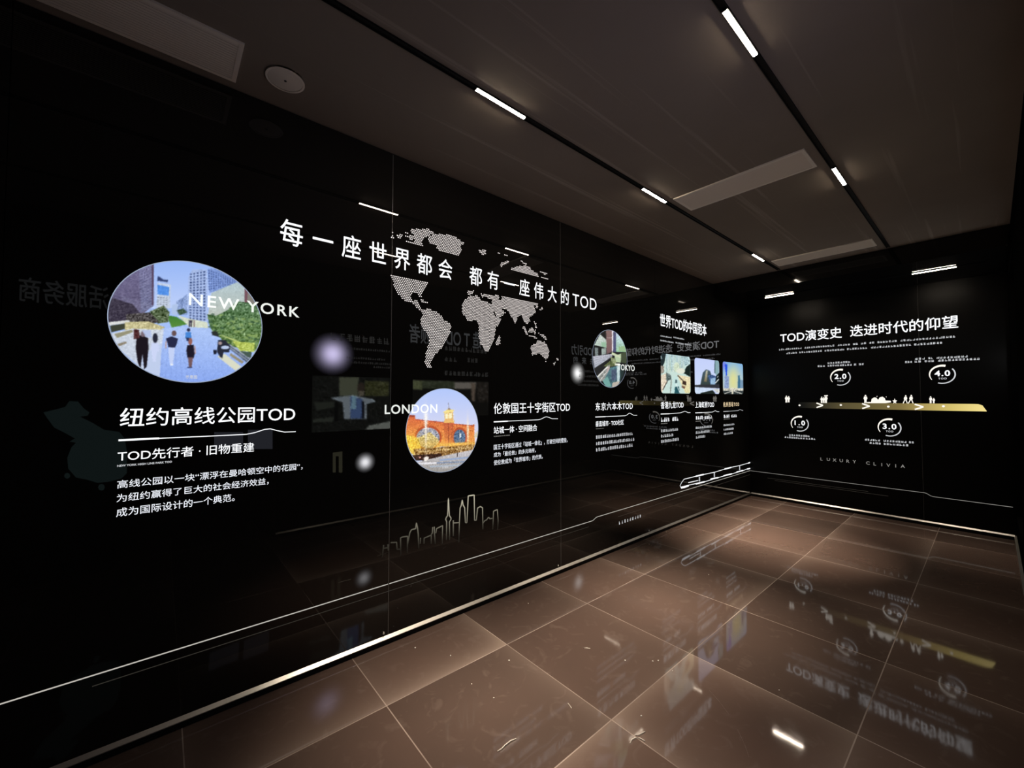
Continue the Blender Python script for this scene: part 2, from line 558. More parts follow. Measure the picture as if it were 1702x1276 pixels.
slab('floor', M_FLOOR, [(X_NEAR, X_BACK + .1, Y_RIGHT - .9, Y_LEFT + .1, -.1, 0)], 'brown polished square floor tiles')
slab('ceiling', M_CEIL, [(X_NEAR, X_SOFFIT, Y_RIGHT - .9, Y_LEFT + .1, Z_CEIL, Z_CEIL + .1)], 'dark brown painted ceiling')
SEAM_A, SEAM_B = 1.136, 2.757
pan = [X_NEAR, -.49, SEAM_A, SEAM_B, 4.38, 6.0, X_BACK]
slab('wall_left', M_GLASS, [(pan[i] + .0015, pan[i + 1] - .0015, Y_LEFT, Y_LEFT + .012, .036, Z_CEIL - .004) for i in range(len(pan) - 1)]
     + [(X_NEAR, X_BACK + .1, Y_LEFT + .012, Y_LEFT + .1, 0, Z_CEIL)], 'long black glass wall with lit exhibition prints')
bp = [-Y_LEFT, -.576, -Y_RIGHT]
slab('wall_back', M_ENDGLASS, [(X_BACK, X_BACK + .012, -bp[i + 1] + .0012, -bp[i] - .0012, .036, Z_SOFFIT - .004) for i in range(2)]
     + [(X_BACK + .012, X_BACK + .1, Y_RIGHT - .1, Y_LEFT, 0, Z_CEIL)], 'black glass end wall')
slab('wall_right', M_SCREEN, [(1.0, X_BACK, Y_RIGHT - .2, Y_RIGHT - .1, .0, Z_CEIL), (1.0, 2.52, Y_RIGHT - .1, Y_RIGHT, 0, Z_CEIL), (4.12, 5.5, Y_RIGHT - .1, Y_RIGHT, 0, Z_CEIL), (7.02, X_BACK, Y_RIGHT - .1, Y_RIGHT, 0, Z_CEIL)]
     + [(q0, q1, Y_RIGHT - .1, Y_RIGHT, z0, z1) for q0, q1 in ((2.52, 4.12), (5.5, 7.02)) for z0, z1 in ((0, .3), (2.88, Z_CEIL))] + [(X_NEAR, -.3, Y_RIGHT - .2, Y_RIGHT, 0, Z_CEIL)],  # niches added to keep the glowing prints out of direct view
     'black glass wall on the right edge')
slab('trim_1', M_LACQ, [(X_SOFFIT, X_BACK, Y_RIGHT, Y_LEFT, Z_SOFFIT, Z_CEIL)], 'black lacquered drop soffit before the end wall')
for i, sx in enumerate((SEAM_A, SEAM_B)):
    slab('trim_%d' % (i + 2), M_JOINT, [(sx - .0016, sx + .0016, Y_LEFT - .0006, Y_LEFT + .004, .06, Z_CEIL - .01)], 'thin grey joint between glass panels')
slab('trim_4', M_JOINT, [(X_BACK - .0005, X_BACK + .004, .5752, .5768, .06, Z_SOFFIT - .01)], 'thin grey joint between end wall panels')


def baseboard(name, axis, lo, hi, face, sign, label):
    kick, strip = MB(), MB()
    prof = [(face, .038), (face - sign * .018, .038), (face - sign * .018, .0415), (face, .056)]
    if axis == 'x':
        kick.box(lo, hi, face, face - sign * .004, 0, .038)
        strip.prism_x(prof, lo, hi)
    else:
        kick.box(face, face - sign * .004, lo, hi, 0, .038)
        strip.prism_y(prof, lo, hi)
    o = strip.build(name, M_STEEL); tag(o, label, None, None, 'structure')
    kick.build('kick_strip', M_MATT, o)


baseboard('baseboard_left', 'x', X_NEAR, X_BACK - .012, Y_LEFT, 1, 'bright steel strip along the foot of the left wall')
baseboard('baseboard_back', 'y', Y_RIGHT + .012, Y_LEFT - .012, X_BACK, 1, 'bright steel strip along the foot of the end wall')
baseboard('baseboard_right', 'x', 1.0, X_BACK - .012, Y_RIGHT, -1, 'steel strip along the foot of the right wall')

# ------------------------------------------------------------------ ceiling fittings
Y_T1, Y_T2 = 1.713, .685


def track(label, axis, lo, hi, c, z):
    b = MB(); w = .015
    if axis == 'x':
        b.box(lo, hi, c - w, c - w + .004, z - .010, z); b.box(lo, hi, c + w - .004, c + w, z - .010, z); b.box(lo, hi, c - w + .004, c + w - .004, z - .003, z)
        loc = ((lo + hi) / 2, c, z)
    else:
        b.box(c - w, c - w + .004, lo, hi, z - .010, z); b.box(c + w - .004, c + w, lo, hi, z - .010, z); b.box(c - w + .004, c + w - .004, lo, hi, z - .003, z)
        loc = (c, (lo + hi) / 2, z)
    o = centre_origin(b.build('light_track', M_MATT), loc)
    return tag(o, label, 'light track', 'black light tracks on the ceiling')


track('black ceiling light track nearer the left glass wall', 'x', X_NEAR + .4, X_SOFFIT - .06, Y_T1, Z_CEIL)
track('black ceiling light track on the right, farther from the glass wall', 'x', X_NEAR + .4, X_SOFFIT - .06, Y_T2, Z_CEIL)
track('black light track under the low soffit before the end wall', 'y', Y_RIGHT + .15, Y_LEFT - .2, 6.49, Z_SOFFIT)

LAMP_L = .34


def linear_lamp():
    t = thing('linear_lamp', '', 'lamp', (0, 0, 0), 'linear lamps in the light tracks')
    h = MB(); w = .0105
    h.box(-LAMP_L / 2 - .006, -LAMP_L / 2, -w, w, -.013, -.003); h.box(LAMP_L / 2, LAMP_L / 2 + .006, -w, w, -.013, -.003)
    h.box(-LAMP_L / 2, LAMP_L / 2, -w + .003, w - .003, -.008, -.003)
    h.build('housing', M_MATT, t)
    d = MB(); n = 10
    prof = [(w * math.cos(math.pi * i / n + math.pi), -.008 + .0055 * math.sin(math.pi * i / n + math.pi)) for i in range(n + 1)]
    d.prism_x(prof, -LAMP_L / 2, LAMP_L / 2)
    d.build('diffuser', M_LAMP, t)
    la = bpy.data.lights.new('lamp_light', 'AREA'); la.shape = 'RECTANGLE'; la.size = LAMP_L; la.size_y = .018
    la.energy = LAMP_WATTS; la.color = (1.0, .83, .66); la.spread = math.radians(LAMP_SPREAD)
    lo = bpy.data.objects.new('lamp_light', la); COL.objects.link(lo); lo.parent = t; lo.location = (0, 0, -.0145)
    return t


def copy_tree(o, parent=None):
    c = o.copy(); COL.objects.link(c); c.parent = parent
    for ch in list(o.children): copy_tree(ch, c)
    return c


LAMPS = [(1.385, Y_T1, Z_CEIL, 0, 'long bright lamp in the left track, near the round ceiling speaker'),
         (2.957, Y_T1, Z_CEIL, 0, 'bright lamp in the left track beside the middle air grille'),
         (5.195, Y_T1, Z_CEIL, 0, 'bright lamp in the left track beside the farthest air grille'),
         (1.915, Y_T2, Z_CEIL, 0, 'big bright lamp at the top of the photo in the right track'),
         (3.720, Y_T2, Z_CEIL, 0, 'bright lamp in the right track past the middle air grille'),
         (6.49, 1.885, Z_SOFFIT, 1, 'lamp under the low soffit nearer the left corner'),
         (6.49, .385, Z_SOFFIT, 1, 'lamp under the low soffit nearer the right wall')]
lamp0 = linear_lamp()
for i, (x, y, z, turn, lab) in enumerate(LAMPS):
    o = lamp0 if i == 0 else copy_tree(lamp0)
    o.location = (x, y, z); o.rotation_euler = (0, 0, math.pi / 2 if turn else 0); o['label'] = lab
    for ch in o.children:                # the right-hand track is dimmed, the far lamps run brighter
        if ch.type == 'LIGHT':
            ch.data = ch.data.copy(); ch.data.energy = LAMP_WATTS * (.92, 1.22, 1.55, .14, .10, .6, .16)[i]
            if i == 0: ch.data.spread = math.radians(42)


def air_grille(label, x0, x1, y0, y1):
    z = Z_CEIL; along_x = (x1 - x0) > (y1 - y0); f = .02
    t = thing('air_grille', label, 'air vent', ((x0 + x1) / 2, (y0 + y1) / 2, z), 'long ceiling air grilles')
    b = MB()
    b.box(x0, x1, y0, y0 + f, z - .009, z); b.box(x0, x1, y1 - f, y1, z - .009, z)
    b.box(x0, x0 + f, y0 + f, y1 - f, z - .009, z); b.box(x1 - f, x1, y0 + f, y1 - f, z - .009, z)
    b.build('frame', M_GRILLE, t)
    s = MB(); p = .0155
    lo, hi = (y0 + f, y1 - f) if along_x else (x0 + f, x1 - f)
    n = max(1, int((hi - lo) / p))
    for i in range(n):
        c = lo + (i + .5) * (hi - lo) / n
        pr = [(c - .0066, z - .0050), (c + .0056, z - .0064), (c + .0056, z - .0080), (c - .0066, z - .0066)]
        if along_x: s.prism_x([pr[0], pr[1], pr[2], pr[3]], x0 + f, x1 - f)
        else: s.prism_y([pr[0], pr[1], pr[2], pr[3]], y0 + f, y1 - f)
    s.build('slats', M_SLAT, t)
    k = MB(); k.box(x0 + f, x1 - f, y0 + f, y1 - f, z - .0004, z); k.build('duct_shade', M_DARK, t)  # flat dark sheet, shade of the duct put into its colour
    return t


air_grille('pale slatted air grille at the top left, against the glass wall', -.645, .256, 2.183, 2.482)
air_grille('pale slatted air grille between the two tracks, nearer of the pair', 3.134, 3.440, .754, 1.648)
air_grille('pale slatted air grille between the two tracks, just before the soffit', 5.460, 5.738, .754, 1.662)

sp = thing('ceiling_speaker', 'round ivory speaker set in the dark ceiling beside the top left grille', 'speaker', (.446, 2.297, Z_CEIL))
b = MB(); b.ring_z(.446, 2.297, .078, .0885, Z_CEIL - .009, Z_CEIL); b.build('rim', M_GRILLE, sp)
b = MB(); n = 24
rings = [(.078, -.007), (.055, -.0095), (.03, -.0105), (.008, -.011)]
v = [(.446 + r * math.cos(2 * math.pi * k / n), 2.297 + r * math.sin(2 * math.pi * k / n), Z_CEIL + dz) for r, dz in rings for k in range(n)]
f = [(i * n + k, (i + 1) * n + k, (i + 1) * n + (k + 1) % n, i * n + (k + 1) % n) for i in range(3) for k in range(n)] + [tuple(range(3 * n, 4 * n))[::-1]]
b.add(v, f); b.build('mesh_cover', M_SPK, sp, True)
b = MB(); b.cyl_z(.446, 2.297, .006, Z_CEIL - .0135, Z_CEIL - .0108, 16); b.build('centre_cap', M_DARK, sp)

# ================================================================== LEFT WALL PRINTS
CAT = 'wall lettering'
ZR = EYE + .92                            # row height of the big heading

hd = thing('wall_heading', 'large white heading line running across the world map on the left wall', CAT, LEFT.w(1.8, ZR))
heading = '每一座世界都会都有一座伟大的'
cx_ = [.540 + .1668 * i for i in range(7)] + [1.811 + .1677 * i for i in range(7)]
vv, ff = [], []
for ch, cxx in zip(heading, cx_):
    g, gf = text_geo(ch, 1.0, .006)
    k = len(vv)
    sc = .150 * 1.03
    ox = .5
    for p in g: vv.append(LEFT.w(cxx + (p[0] - ox) * sc * .80, ZR + (p[1] - .383) * sc))
    ff += [tuple(i + k for i in q) for q in gf]
mesh_obj('chinese_lettering', vv, ff, M_WHITE, hd)
lettering('latin_lettering', LEFT, 'TOD', (2.925, EYE + .857), (3.285, EYE + .857), EYE + .972, M_WHITE, hd, .0, wall=True)

# city picture discs ------------------------------------------------
R_DISC = .296


def new_york():
    p = Painter(180, 430, 6.077, 1580, 1276, 4.0, (165, 192, 248))
    F = p.fill
    F([(0, 0), (1580, 0), (1580, 500), (0, 500)], (150, 182, 246), (190, 208, 250))
    F([(0, 0), (460, 0), (458, 470), (330, 570), (0, 670)], (118, 112, 150), (88, 82, 110), noise=9)
    F([(310, 110), (460, 40), (456, 480), (330, 540)], (128, 126, 165), (112, 116, 150), noise=12)
    p.grid([(315, 130), (452, 70), (450, 470), (330, 530)], (88, 84, 116), 6, 14, .45, .8)
    for i in range(7): p.line((130 + 6 * i, 380 + 14 * i), (430 + 3 * i, 470 + 22 * i), 7, (150, 150, 180), .5)
    F([(440, 60), (462, 50), (460, 470), (440, 470)], (90, 74, 100))
    F([(0, 380), (250, 460), (330, 560), (180, 640), (0, 670)], (62, 56, 72), noise=12)
    F([(495, 240), (632, 262), (622, 500), (488, 490)], (196, 208, 228), noise=8)
    F([(497, 262), (616, 284), (611, 372), (495, 360)], (82, 142, 228), noise=9)
    F([(500, 172), (526, 188), (560, 210), (604, 212), (600, 236), (494, 222)], (52, 66, 112))
    p.grid([(495, 385), (612, 392), (608, 480), (492, 475)], (120, 128, 140), 4, 4, .5)
    F([(690, 430), (740, 400), (800, 350), (800, 570), (690, 570)], (138, 160, 208), noise=16)
    F([(640, 470), (700, 450), (700, 570), (640, 560)], (176, 196, 232))
    F([(808, 190), (850, 108), (1002, 108), (1002, 640), (808, 620)], (168, 188, 232), noise=8)
    p.grid([(825, 150), (995, 120), (995, 640), (818, 620)], (74, 92, 140), 5, 17, .55)
    F([(1002, 100), (1130, 90), (1320, 210), (1290, 262), (1020, 345)], (128, 154, 214), noise=8)
    p.grid([(1010, 110), (1300, 215), (1290, 250), (1015, 330)], (72, 92, 150), 12, 8, .5)
    F([(1040, 345), (1300, 236), (1410, 300), (1420, 560), (1000, 610)], (178, 198, 204), (190, 196, 186), noise=5)
    F([(1378, 296), (1408, 330), (1402, 470), (1374, 450)], (118, 82, 92))
    F([(1408, 330), (1500, 400), (1500, 470), (1402, 450)], (132, 128, 122))
    F([(1000, 560), (1090, 575), (1200, 520), (1300, 430), (1400, 440), (1560, 480), (1550, 910), (1430, 945), (1250, 880), (1060, 770), (1020, 660)], (84, 118, 84), (96, 124, 62), noise=30, cell=3)
    for i in range(90):
        x = 1030 + RNG.random() * 500; y = 560 + RNG.random() * 330
        if y > 560 + (x - 1030) * .1: p.ell(x, y, 14 + 16 * RNG.random(), 8 + 8 * RNG.random(), [(150, 176, 104), (44, 74, 52), (110, 146, 96)][i % 3], alpha=.6)
    for i in range(14): p.line((1130 + 20 * i, 770 + 8 * i), (1300 + 14 * i, 820 + 10 * i), 6, (196, 212, 128), .7)
    F([(1250, 830), (1480, 850), (1470, 940), (1330, 930)], (182, 198, 96), noise=20)
    F([(590, 570), (690, 585), (804, 660), (640, 695)], (62, 124, 50), (92, 142, 62))
    F([(700, 570), (800, 600), (1000, 640), (1010, 700), (820, 690)], (212, 220, 200), noise=8)
    F([(420, 530), (560, 470), (620, 540), (606, 640), (500, 655), (440, 600)], (84, 100, 70), noise=34)
    F([(690, 520), (760, 500), (800, 540), (720, 570)], (60, 84, 66), noise=20)
    F([(180, 560), (420, 540), (520, 640), (400, 660), (180, 650)], (70, 66, 66), noise=30)
    F([(0, 640), (210, 618), (222, 642), (10, 674)], (222, 224, 222))
    F([(15, 676), (180, 650), (182, 706), (30, 744)], (62, 66, 52))
    F([(168, 640), (400, 630), (570, 690), (565, 722), (168, 720)], (196, 188, 142), noise=18)
    F([(560, 700), (800, 686), (1040, 720), (1420, 1060), (1120, 1276), (500, 1276), (360, 1110), (520, 720)], (176, 200, 248), (138, 168, 240), noise=4)
    F([(0, 760), (240, 705), (560, 716), (540, 900), (360, 1130), (100, 900)], (206, 214, 226), (196, 206, 226), noise=8)
    F([(300, 1000), (540, 850), (520, 1190), (370, 1130)], (192, 206, 236))
    F([(60, 760), (240, 715), (250, 740), (90, 800)], (150, 146, 120)); F([(90, 860), (180, 835), (190, 850), (110, 885)], (140, 130, 110))
    for i in range(9): p.line((560 + 40 * i, 900 + 10 * i), (510 + 60 * i, 1260), 4, (120, 146, 214), .5)
    F([(1222, 858), (1450, 1010), (1400, 1050), (1196, 886)], (92, 104, 124), noise=14)
    p.line((1230, 870), (1430, 1010), 7, (200, 208, 222)); p.line((1215, 884), (1410, 1030), 6, (182, 192, 210))
    F([(1330, 930), (1450, 945), (1440, 1000), (1400, 990)], (70, 88, 80))
    F([(1100, 985), (1175, 958), (1345, 1090), (1285, 1130)], (218, 220, 198))
    F([(1235, 950), (1370, 1040), (1350, 1060), (1225, 975)], (150, 142, 118))
    F([(1040, 735), (1100, 730), (1120, 790), (1050, 770)], (42, 48, 46))
    # passers-by
    F([(285, 795), (330, 768), (402, 800), (408, 900), (388, 1090), (362, 1115), (345, 960), (325, 1115), (296, 1040), (275, 900)], (28, 22, 30))
    F([(255, 712), (312, 715), (318, 800), (258, 812)], (78, 40, 44), noise=14); p.ell(350, 760, 24, 30, (120, 104, 116))
    F([(340, 720), (430, 720), (440, 800), (380, 790)], (182, 196, 232))
    F([(438, 850), (505, 850), (518, 935), (492, 935), (478, 1035), (448, 1035), (440, 935), (425, 920)], (204, 214, 246)); p.ell(474, 800, 26, 50, (38, 40, 56))
    F([(580, 805), (640, 782), (704, 806), (692, 862), (672, 898), (606, 892), (596, 840)], (38, 42, 72)); p.ell(664, 752, 24, 28, (104, 82, 84))
    F([(606, 896), (672, 896), (662, 1000), (650, 1078), (626, 1078), (612, 985)], (196, 210, 246)); p.line((585, 830), (580, 905), 12, (190, 160, 156)); p.line((628, 1068), (656, 1068), 18, (240, 244, 250))
    F([(798, 872), (862, 866), (872, 962), (864, 1004), (798, 996), (788, 925)], (30, 26, 40)); p.ell(828, 832, 22, 36, (150, 96, 86))
    F([(804, 994), (856, 998), (842, 1094), (816, 1102)], (116, 88, 92)); p.line((872, 880), (880, 960), 12, (186, 152, 148)); p.line((795, 1100), (850, 1100), 12, (60, 70, 110))
    F([(782, 742), (834, 740), (842, 802), (776, 802)], (72, 134, 214)); p.ell(810, 718, 17, 18, (46, 46, 72)); F([(784, 798), (816, 798), (812, 832), (790, 828)], (44, 52, 88))
    F([(1108, 820), (1180, 818), (1232, 880), (1222, 946), (1164, 944), (1152, 1004), (1130, 994), (1098, 940)], (38, 42, 56)); p.ell(1180, 895, 42, 18, (188, 204, 236)); p.ell(1130, 852, 18, 18, (170, 150, 150))
    F([(1060, 920), (1098, 918), (1092, 964), (1064, 966)], (30, 34, 50))
    for x, c in ((820, (70, 70, 90)), (838, (60, 54, 70)), (868, (150, 132, 130))): F([(x - 9, 622), (x + 9, 622), (x + 6, 690), (x - 6, 690)], c)
    return p.finish(.05)


def london():
    p = Painter(665, 640, 8.507, 1191, 1276, 4.0, (196, 208, 246))
    F = p.fill
    F([(0, 0), (1191, 0), (1191, 800), (0, 800)], (176, 198, 252), (226, 222, 240))
    F([(60, 640), (128, 430), (212, 430), (216, 490), (600, 528), (640, 515), (752, 515), (762, 545), (1000, 572), (1050, 550), (1058, 860), (600, 860), (100, 920)], (214, 104, 62), (250, 176, 84), noise=10)
    F([(120, 420), (212, 424), (214, 450), (118, 446)], (160, 66, 46))
    p.line((215, 486), (620, 528), 16, (190, 84, 54)); p.line((760, 548), (1050, 576), 14, (190, 84, 54))
    p.ell(396, 740, 192, 172, (186, 84, 46)); p.ell(396, 745, 165, 146, (158, 160, 176), noise=26, cell=4)
    for i in range(7): p.line((396, 745), (396 + 165 * math.cos(math.pi + i * math.pi / 6), 745 + 146 * math.sin(math.pi + i * math.pi / 6)), 5, (236, 222, 200))
    F([(100, 700), (260, 740), (420, 660), (540, 760), (570, 850), (560, 980), (130, 970)], (238, 196, 70), noise=42, cell=3, alpha=.55)
    F([(80, 700), (260, 760), (300, 900), (200, 1000), (110, 900)], (246, 200, 74), noise=36, alpha=.8)
    p.ell(842, 736, 108, 140, (184, 82, 50)); p.ell(842, 742, 84, 116, (84, 110, 142), noise=22, cell=4)
    p.line((855, 680), (850, 740), 20, (232, 240, 246)); p.line((842, 640), (842, 850), 5, (200, 170, 150))
    F([(612, 530), (758, 532), (752, 820), (640, 824)], (192, 90, 56), (226, 140, 74), noise=8); p.line((685, 540), (685, 810), 8, (140, 60, 42)); p.line((735, 540), (732, 800), 8, (160, 74, 48))
    F([(628, 385), (748, 370), (756, 515), (632, 522)], (232, 172, 96)); F([(642, 405), (676, 398), (676, 470), (642, 474)], (255, 246, 206)); F([(690, 396), (738, 392), (738, 470), (690, 470)], (255, 244, 200))
    F([(606, 382), (684, 334), (768, 352), (748, 376), (640, 396)], (248, 224, 140)); p.line((685, 250), (685, 338), 5, (120, 108, 110)); F([(664, 350), (690, 320), (716, 348)], (150, 120, 96))
    F([(620, 500), (764, 500), (764, 530), (620, 534)], (240, 184, 104))
    F([(520, 830), (1060, 800), (1060, 850), (520, 872)], (238, 178, 88), noise=18)
    F([(190, 900), (560, 880), (1058, 830), (1050, 920), (600, 1000), (210, 1010)], (150, 112, 62), noise=52, cell=3)
    for i in range(26): p.ell(270 + i * 30, 930 - i * 2.4 + 18 * RNG.random(), 9, 9, (255, 224, 150), alpha=.8)
    F([(170, 990), (585, 965), (590, 1030), (350, 1066), (220, 1066)], (58, 36, 28), noise=16)
    F([(225, 1090), (350, 1062), (600, 1000), (1060, 905), (1060, 1276), (225, 1276)], (206, 202, 208), (150, 146, 140), noise=6)
    p.line((560, 1060), (1000, 1020), 22, (150, 170, 206)); p.line((500, 1100), (930, 1080), 18, (126, 142, 170)); p.line((420, 1150), (880, 1130), 22, (176, 186, 200)); p.line((250, 1110), (520, 1100), 24, (232, 230, 236))
    F([(330, 1030), (370, 1008), (405, 1012), (400, 1062), (345, 1072)], (250, 238, 228)); p.ell(280, 1020, 12, 12, (250, 180, 170)); p.line((812, 950), (812, 1012), 12, (60, 50, 52))
    p.soft(365, 640, 16, 260, (255, 244, 226), .9); p.soft(365, 470, 26, 90, (255, 252, 250), .95); p.soft(957, 640, 14, 170, (255, 240, 216), .9)
    F([(1050, 700), (1100, 640), (1100, 740), (1050, 740)], (214, 206, 180))
    p.soft(140, 800, 130, 130, (255, 206, 60), .45); p.soft(600, 830, 460, 40, (255, 196, 90), .4); p.soft(690, 440, 70, 80, (255, 240, 180), .35)
    return p.finish(.13)


def tokyo():
    p = Painter(980, 540, 11.6, 1044, 1276, 5.0, (15, 16, 18))
    F = p.fill
    F([(90, 386), (200, 178), (328, 290), (328, 442)], (200, 208, 204), (176, 196, 182), noise=10); F([(225, 330), (322, 330), (322, 430), (235, 420)], (150, 186, 158))
    F([(100, 430), (165, 440), (165, 610), (108, 600)], (118, 128, 128), noise=14); F([(228, 450), (322, 446), (322, 560), (228, 575)], (152, 166, 160), noise=10)
    F([(316, 108), (432, 98), (440, 512), (330, 565)], (132, 104, 102), (118, 88, 90)); p.line((330, 245), (430, 245), 8, (190, 170, 170))
    F([(428, 104), (458, 104), (452, 514), (430, 514)], (228, 222, 232)); F([(458, 110), (512, 150), (508, 524), (456, 520)], (78, 82, 118))
    F([(512, 150), (600, 220), (682, 380), (708, 520), (512, 520)], (196, 214, 232), (150, 196, 160), noise=8)
    F([(560, 420), (700, 400), (708, 520), (560, 500)], (152, 186, 140))
    F([(60, 604), (430, 558), (440, 604), (92, 834)], (196, 196, 208), (170, 176, 190))
    for i in range(4): p.line((70 + 8 * i, 640 + 48 * i), (430, 580 + 8 * i), 7, (110, 112, 124), .7)
    F([(480, 590), (604, 552), (602, 724), (505, 720)], (182, 202, 166)); F([(430, 520), (600, 600), (600, 640), (420, 570)], (205, 215, 180))
    F([(606, 540), (722, 518), (706, 744), (606, 722)], (66, 76, 54)); F([(260, 800), (480, 620), (510, 780), (400, 806)], (96, 106, 66), noise=24)
    F([(400, 600), (520, 690), (500, 770), (420, 700)], (150, 160, 120), noise=20)
    F([(140, 990), (380, 760), (394, 790), (335, 950), (275, 1070), (200, 1092)], (140, 142, 138), noise=18); p.line((150, 1000), (350, 800), 26, (236, 236, 230)); p.line((205, 1070), (345, 880), 16, (206, 206, 200))
    F([(330, 830), (390, 790), (380, 980), (330, 960)], (186, 170, 168))
    F([(300, 1010), (400, 820), (600, 770), (590, 1090), (450, 1204), (300, 1180)], (86, 126, 134), (60, 96, 104), noise=16)
    F([(250, 1080), (345, 980), (425, 1196), (320, 1196)], (112, 164, 158)); F([(420, 860), (520, 850), (515, 1060), (420, 1080)], (70, 84, 108), noise=14)
    F([(526, 790), (582, 790), (576, 1120), (530, 1124)], (190, 210, 212)); F([(440, 1110), (585, 1080), (540, 1176), (430, 1204)], (186, 178, 166)); F([(490, 740), (585, 740), (585, 785), (490, 780)], (225, 228, 210))
    F([(585, 800), (690, 780), (640, 1000), (590, 1060)], (34, 50, 50))
    return p.finish(.1)


def kowloon():
    p = Painter(1090, 580, 10.98, 660, 933, 5.0, (200, 224, 216)); F = p.fill
    F([(180, 70), (530, 100), (505, 420), (190, 420)], (184, 208, 214), (196, 216, 204))
    for i in range(10): p.line((195 + 32 * i, 90), (200 + 30 * i, 410), 9, [(140, 176, 190), (214, 230, 228), (168, 196, 176)][i % 3], .8)
    F([(80, 70), (186, 78), (160, 240), (120, 330), (85, 300)], (18, 34, 38)); p.line((88, 120), (110, 180), 14, (200, 220, 224)); F([(85, 300), (150, 310), (150, 430), (90, 450)], (150, 140, 128), noise=20)
    F([(560, 320), (630, 270), (632, 510), (560, 470), (500, 440), (530, 380)], (16, 32, 28)); F([(500, 100), (620, 130), (610, 280), (520, 310)], (176, 204, 208), noise=22)
    p.ell(380, 330, 50, 90, (208, 222, 196), noise=12); p.ell(455, 400, 80, 50, (228, 232, 214))
    F([(85, 480), (200, 440), (250, 520), (150, 700), (110, 800), (85, 790)], (222, 208, 186), noise=18); p.line((245, 520), (130, 740), 16, (70, 60, 54)); p.line((285, 560), (265, 800), 10, (90, 84, 78)); F([(190, 420), (280, 480), (285, 560), (190, 580)], (92, 108, 106), noise=26)
    F([(390, 470), (632, 510), (625, 805), (540, 805)], (240, 222, 184), (226, 220, 168), noise=10)
    p.line((400, 480), (520, 600), 18, (60, 52, 46)); F([(490, 570), (556, 590), (556, 664), (486, 640)], (58, 40, 32)); F([(480, 660), (540, 690), (530, 730), (470, 700)], (120, 84, 66))
    F([(330, 500), (400, 500), (450, 810), (280, 810)], (196, 226, 222)); F([(350, 690), (420, 680), (440, 810), (340, 810)], (28, 82, 92)); p.line((370, 560), (370, 620), 26, (60, 84, 90)); p.line((372, 640), (440, 800), 12, (230, 240, 240))
    return p.finish(.1)


def hongqiao():
    p = Painter(1090, 580, 10.98, 1190, 933, 5.0, (200, 212, 250)); F = p.fill
    F([(690, 150), (1170, 150), (1170, 660), (690, 660)], (196, 208, 250), (206, 220, 250))
    F([(812, 655), (858, 430), (920, 368), (990, 400), (1014, 470), (1000, 655)], (72, 92, 108), (52, 66, 62)); F([(880, 590), (918, 390), (948, 392), (930, 600)], (196, 196, 176), (120, 108, 80))
    F([(950, 480), (1030, 468), (1100, 500), (1090, 655), (1000, 655)], (66, 92, 138), noise=14); F([(1000, 540), (1090, 520), (1080, 655), (1000, 655)], (150, 184, 214), noise=10)
    F([(1080, 205), (1160, 210), (1152, 430), (1110, 490), (1078, 440)], (136, 170, 176)); p.line((1080, 210), (1078, 440), 14, (60, 84, 92))
    F([(1100, 490), (1165, 420), (1170, 650), (1090, 650)], (20, 30, 30)); p.line((1085, 620), (1150, 550), 18, (226, 232, 232)); p.line((1120, 520), (1140, 490), 12, (210, 220, 220))
    F([(700, 655), (1170, 640), (1170, 716), (700, 694)], (48, 50, 56)); F([(700, 690), (1060, 720), (1000, 800), (700, 830)], (206, 222, 246), noise=6); F([(820, 800), (1040, 748), (1100, 830), (810, 830)], (30, 40, 36)); F([(1040, 720), (1165, 730), (1165, 810), (1120, 800)], (214, 216, 212), noise=18)
    return p.finish(.05, 2)


def westside():
    p = Painter(1090, 580, 10.98, 1640, 933, 5.0, (150, 186, 232)); F = p.fill
    F([(1200, 220), (1620, 220), (1620, 780), (1200, 780)], (120, 176, 232), (206, 214, 206))
    p.soft(1415, 570, 110, 260, (224, 222, 150), .95); p.soft(1240, 290, 50, 90, (120, 120, 236), .8); F([(1258, 270), (1306, 282), (1300, 480), (1280, 500)], (42, 84, 226))
    F([(1258, 480), (1336, 500), (1336, 740), (1248, 740)], (140, 160, 202), noise=14); F([(1500, 478), (1536, 478), (1544, 745), (1494, 745)], (64, 112, 142)); F([(1540, 560), (1600, 570), (1600, 745), (1540, 745)], (120, 152, 180))
    F([(1215, 715), (1610, 715), (1610, 765), (1215, 765)], (206, 204, 190), noise=30); F([(1215, 760), (1610, 760), (1610, 840), (1215, 840)], (52, 60, 62), noise=18); p.line((1250, 815), (1390, 765), 14, (206, 206, 196)); p.line((1420, 765), (1570, 815), 14, (206, 206, 196)); p.line((1400, 700), (1400, 820), 26, (226, 222, 200))
    return p.finish(.06, 2)


def city_disc(label, cx, cz, painter, N, note, zr=.0):
    t = thing('picture_disc', label, 'wall picture', LEFT.w(cx, EYE + cz), 'round city pictures')
    picture('picture', LEFT, cx - R_DISC, cx + R_DISC, EYE + cz - R_DISC, EYE + cz + R_DISC, N, 'disc', painter, M_PIC, t)
    rim = []
    for k in range(96):
        a, b_ = 2 * math.pi * k / 96, 2 * math.pi * (k + 1) / 96
        q = lambda r, s: (cx + r * math.cos(s), EYE + cz + r * math.sin(s))
        rim.append([q(R_DISC - .0015, a), q(R_DISC + .002, a), q(R_DISC + .002, b_), q(R_DISC - .0015, b_)])
    flat('rim', LEFT, rim, M_RIM, t, .0004)
    if note: lettering('picture_note', LEFT, '示意图', note[0], note[1], note[2], M_SMALL, t, .01, .0006)
    return t


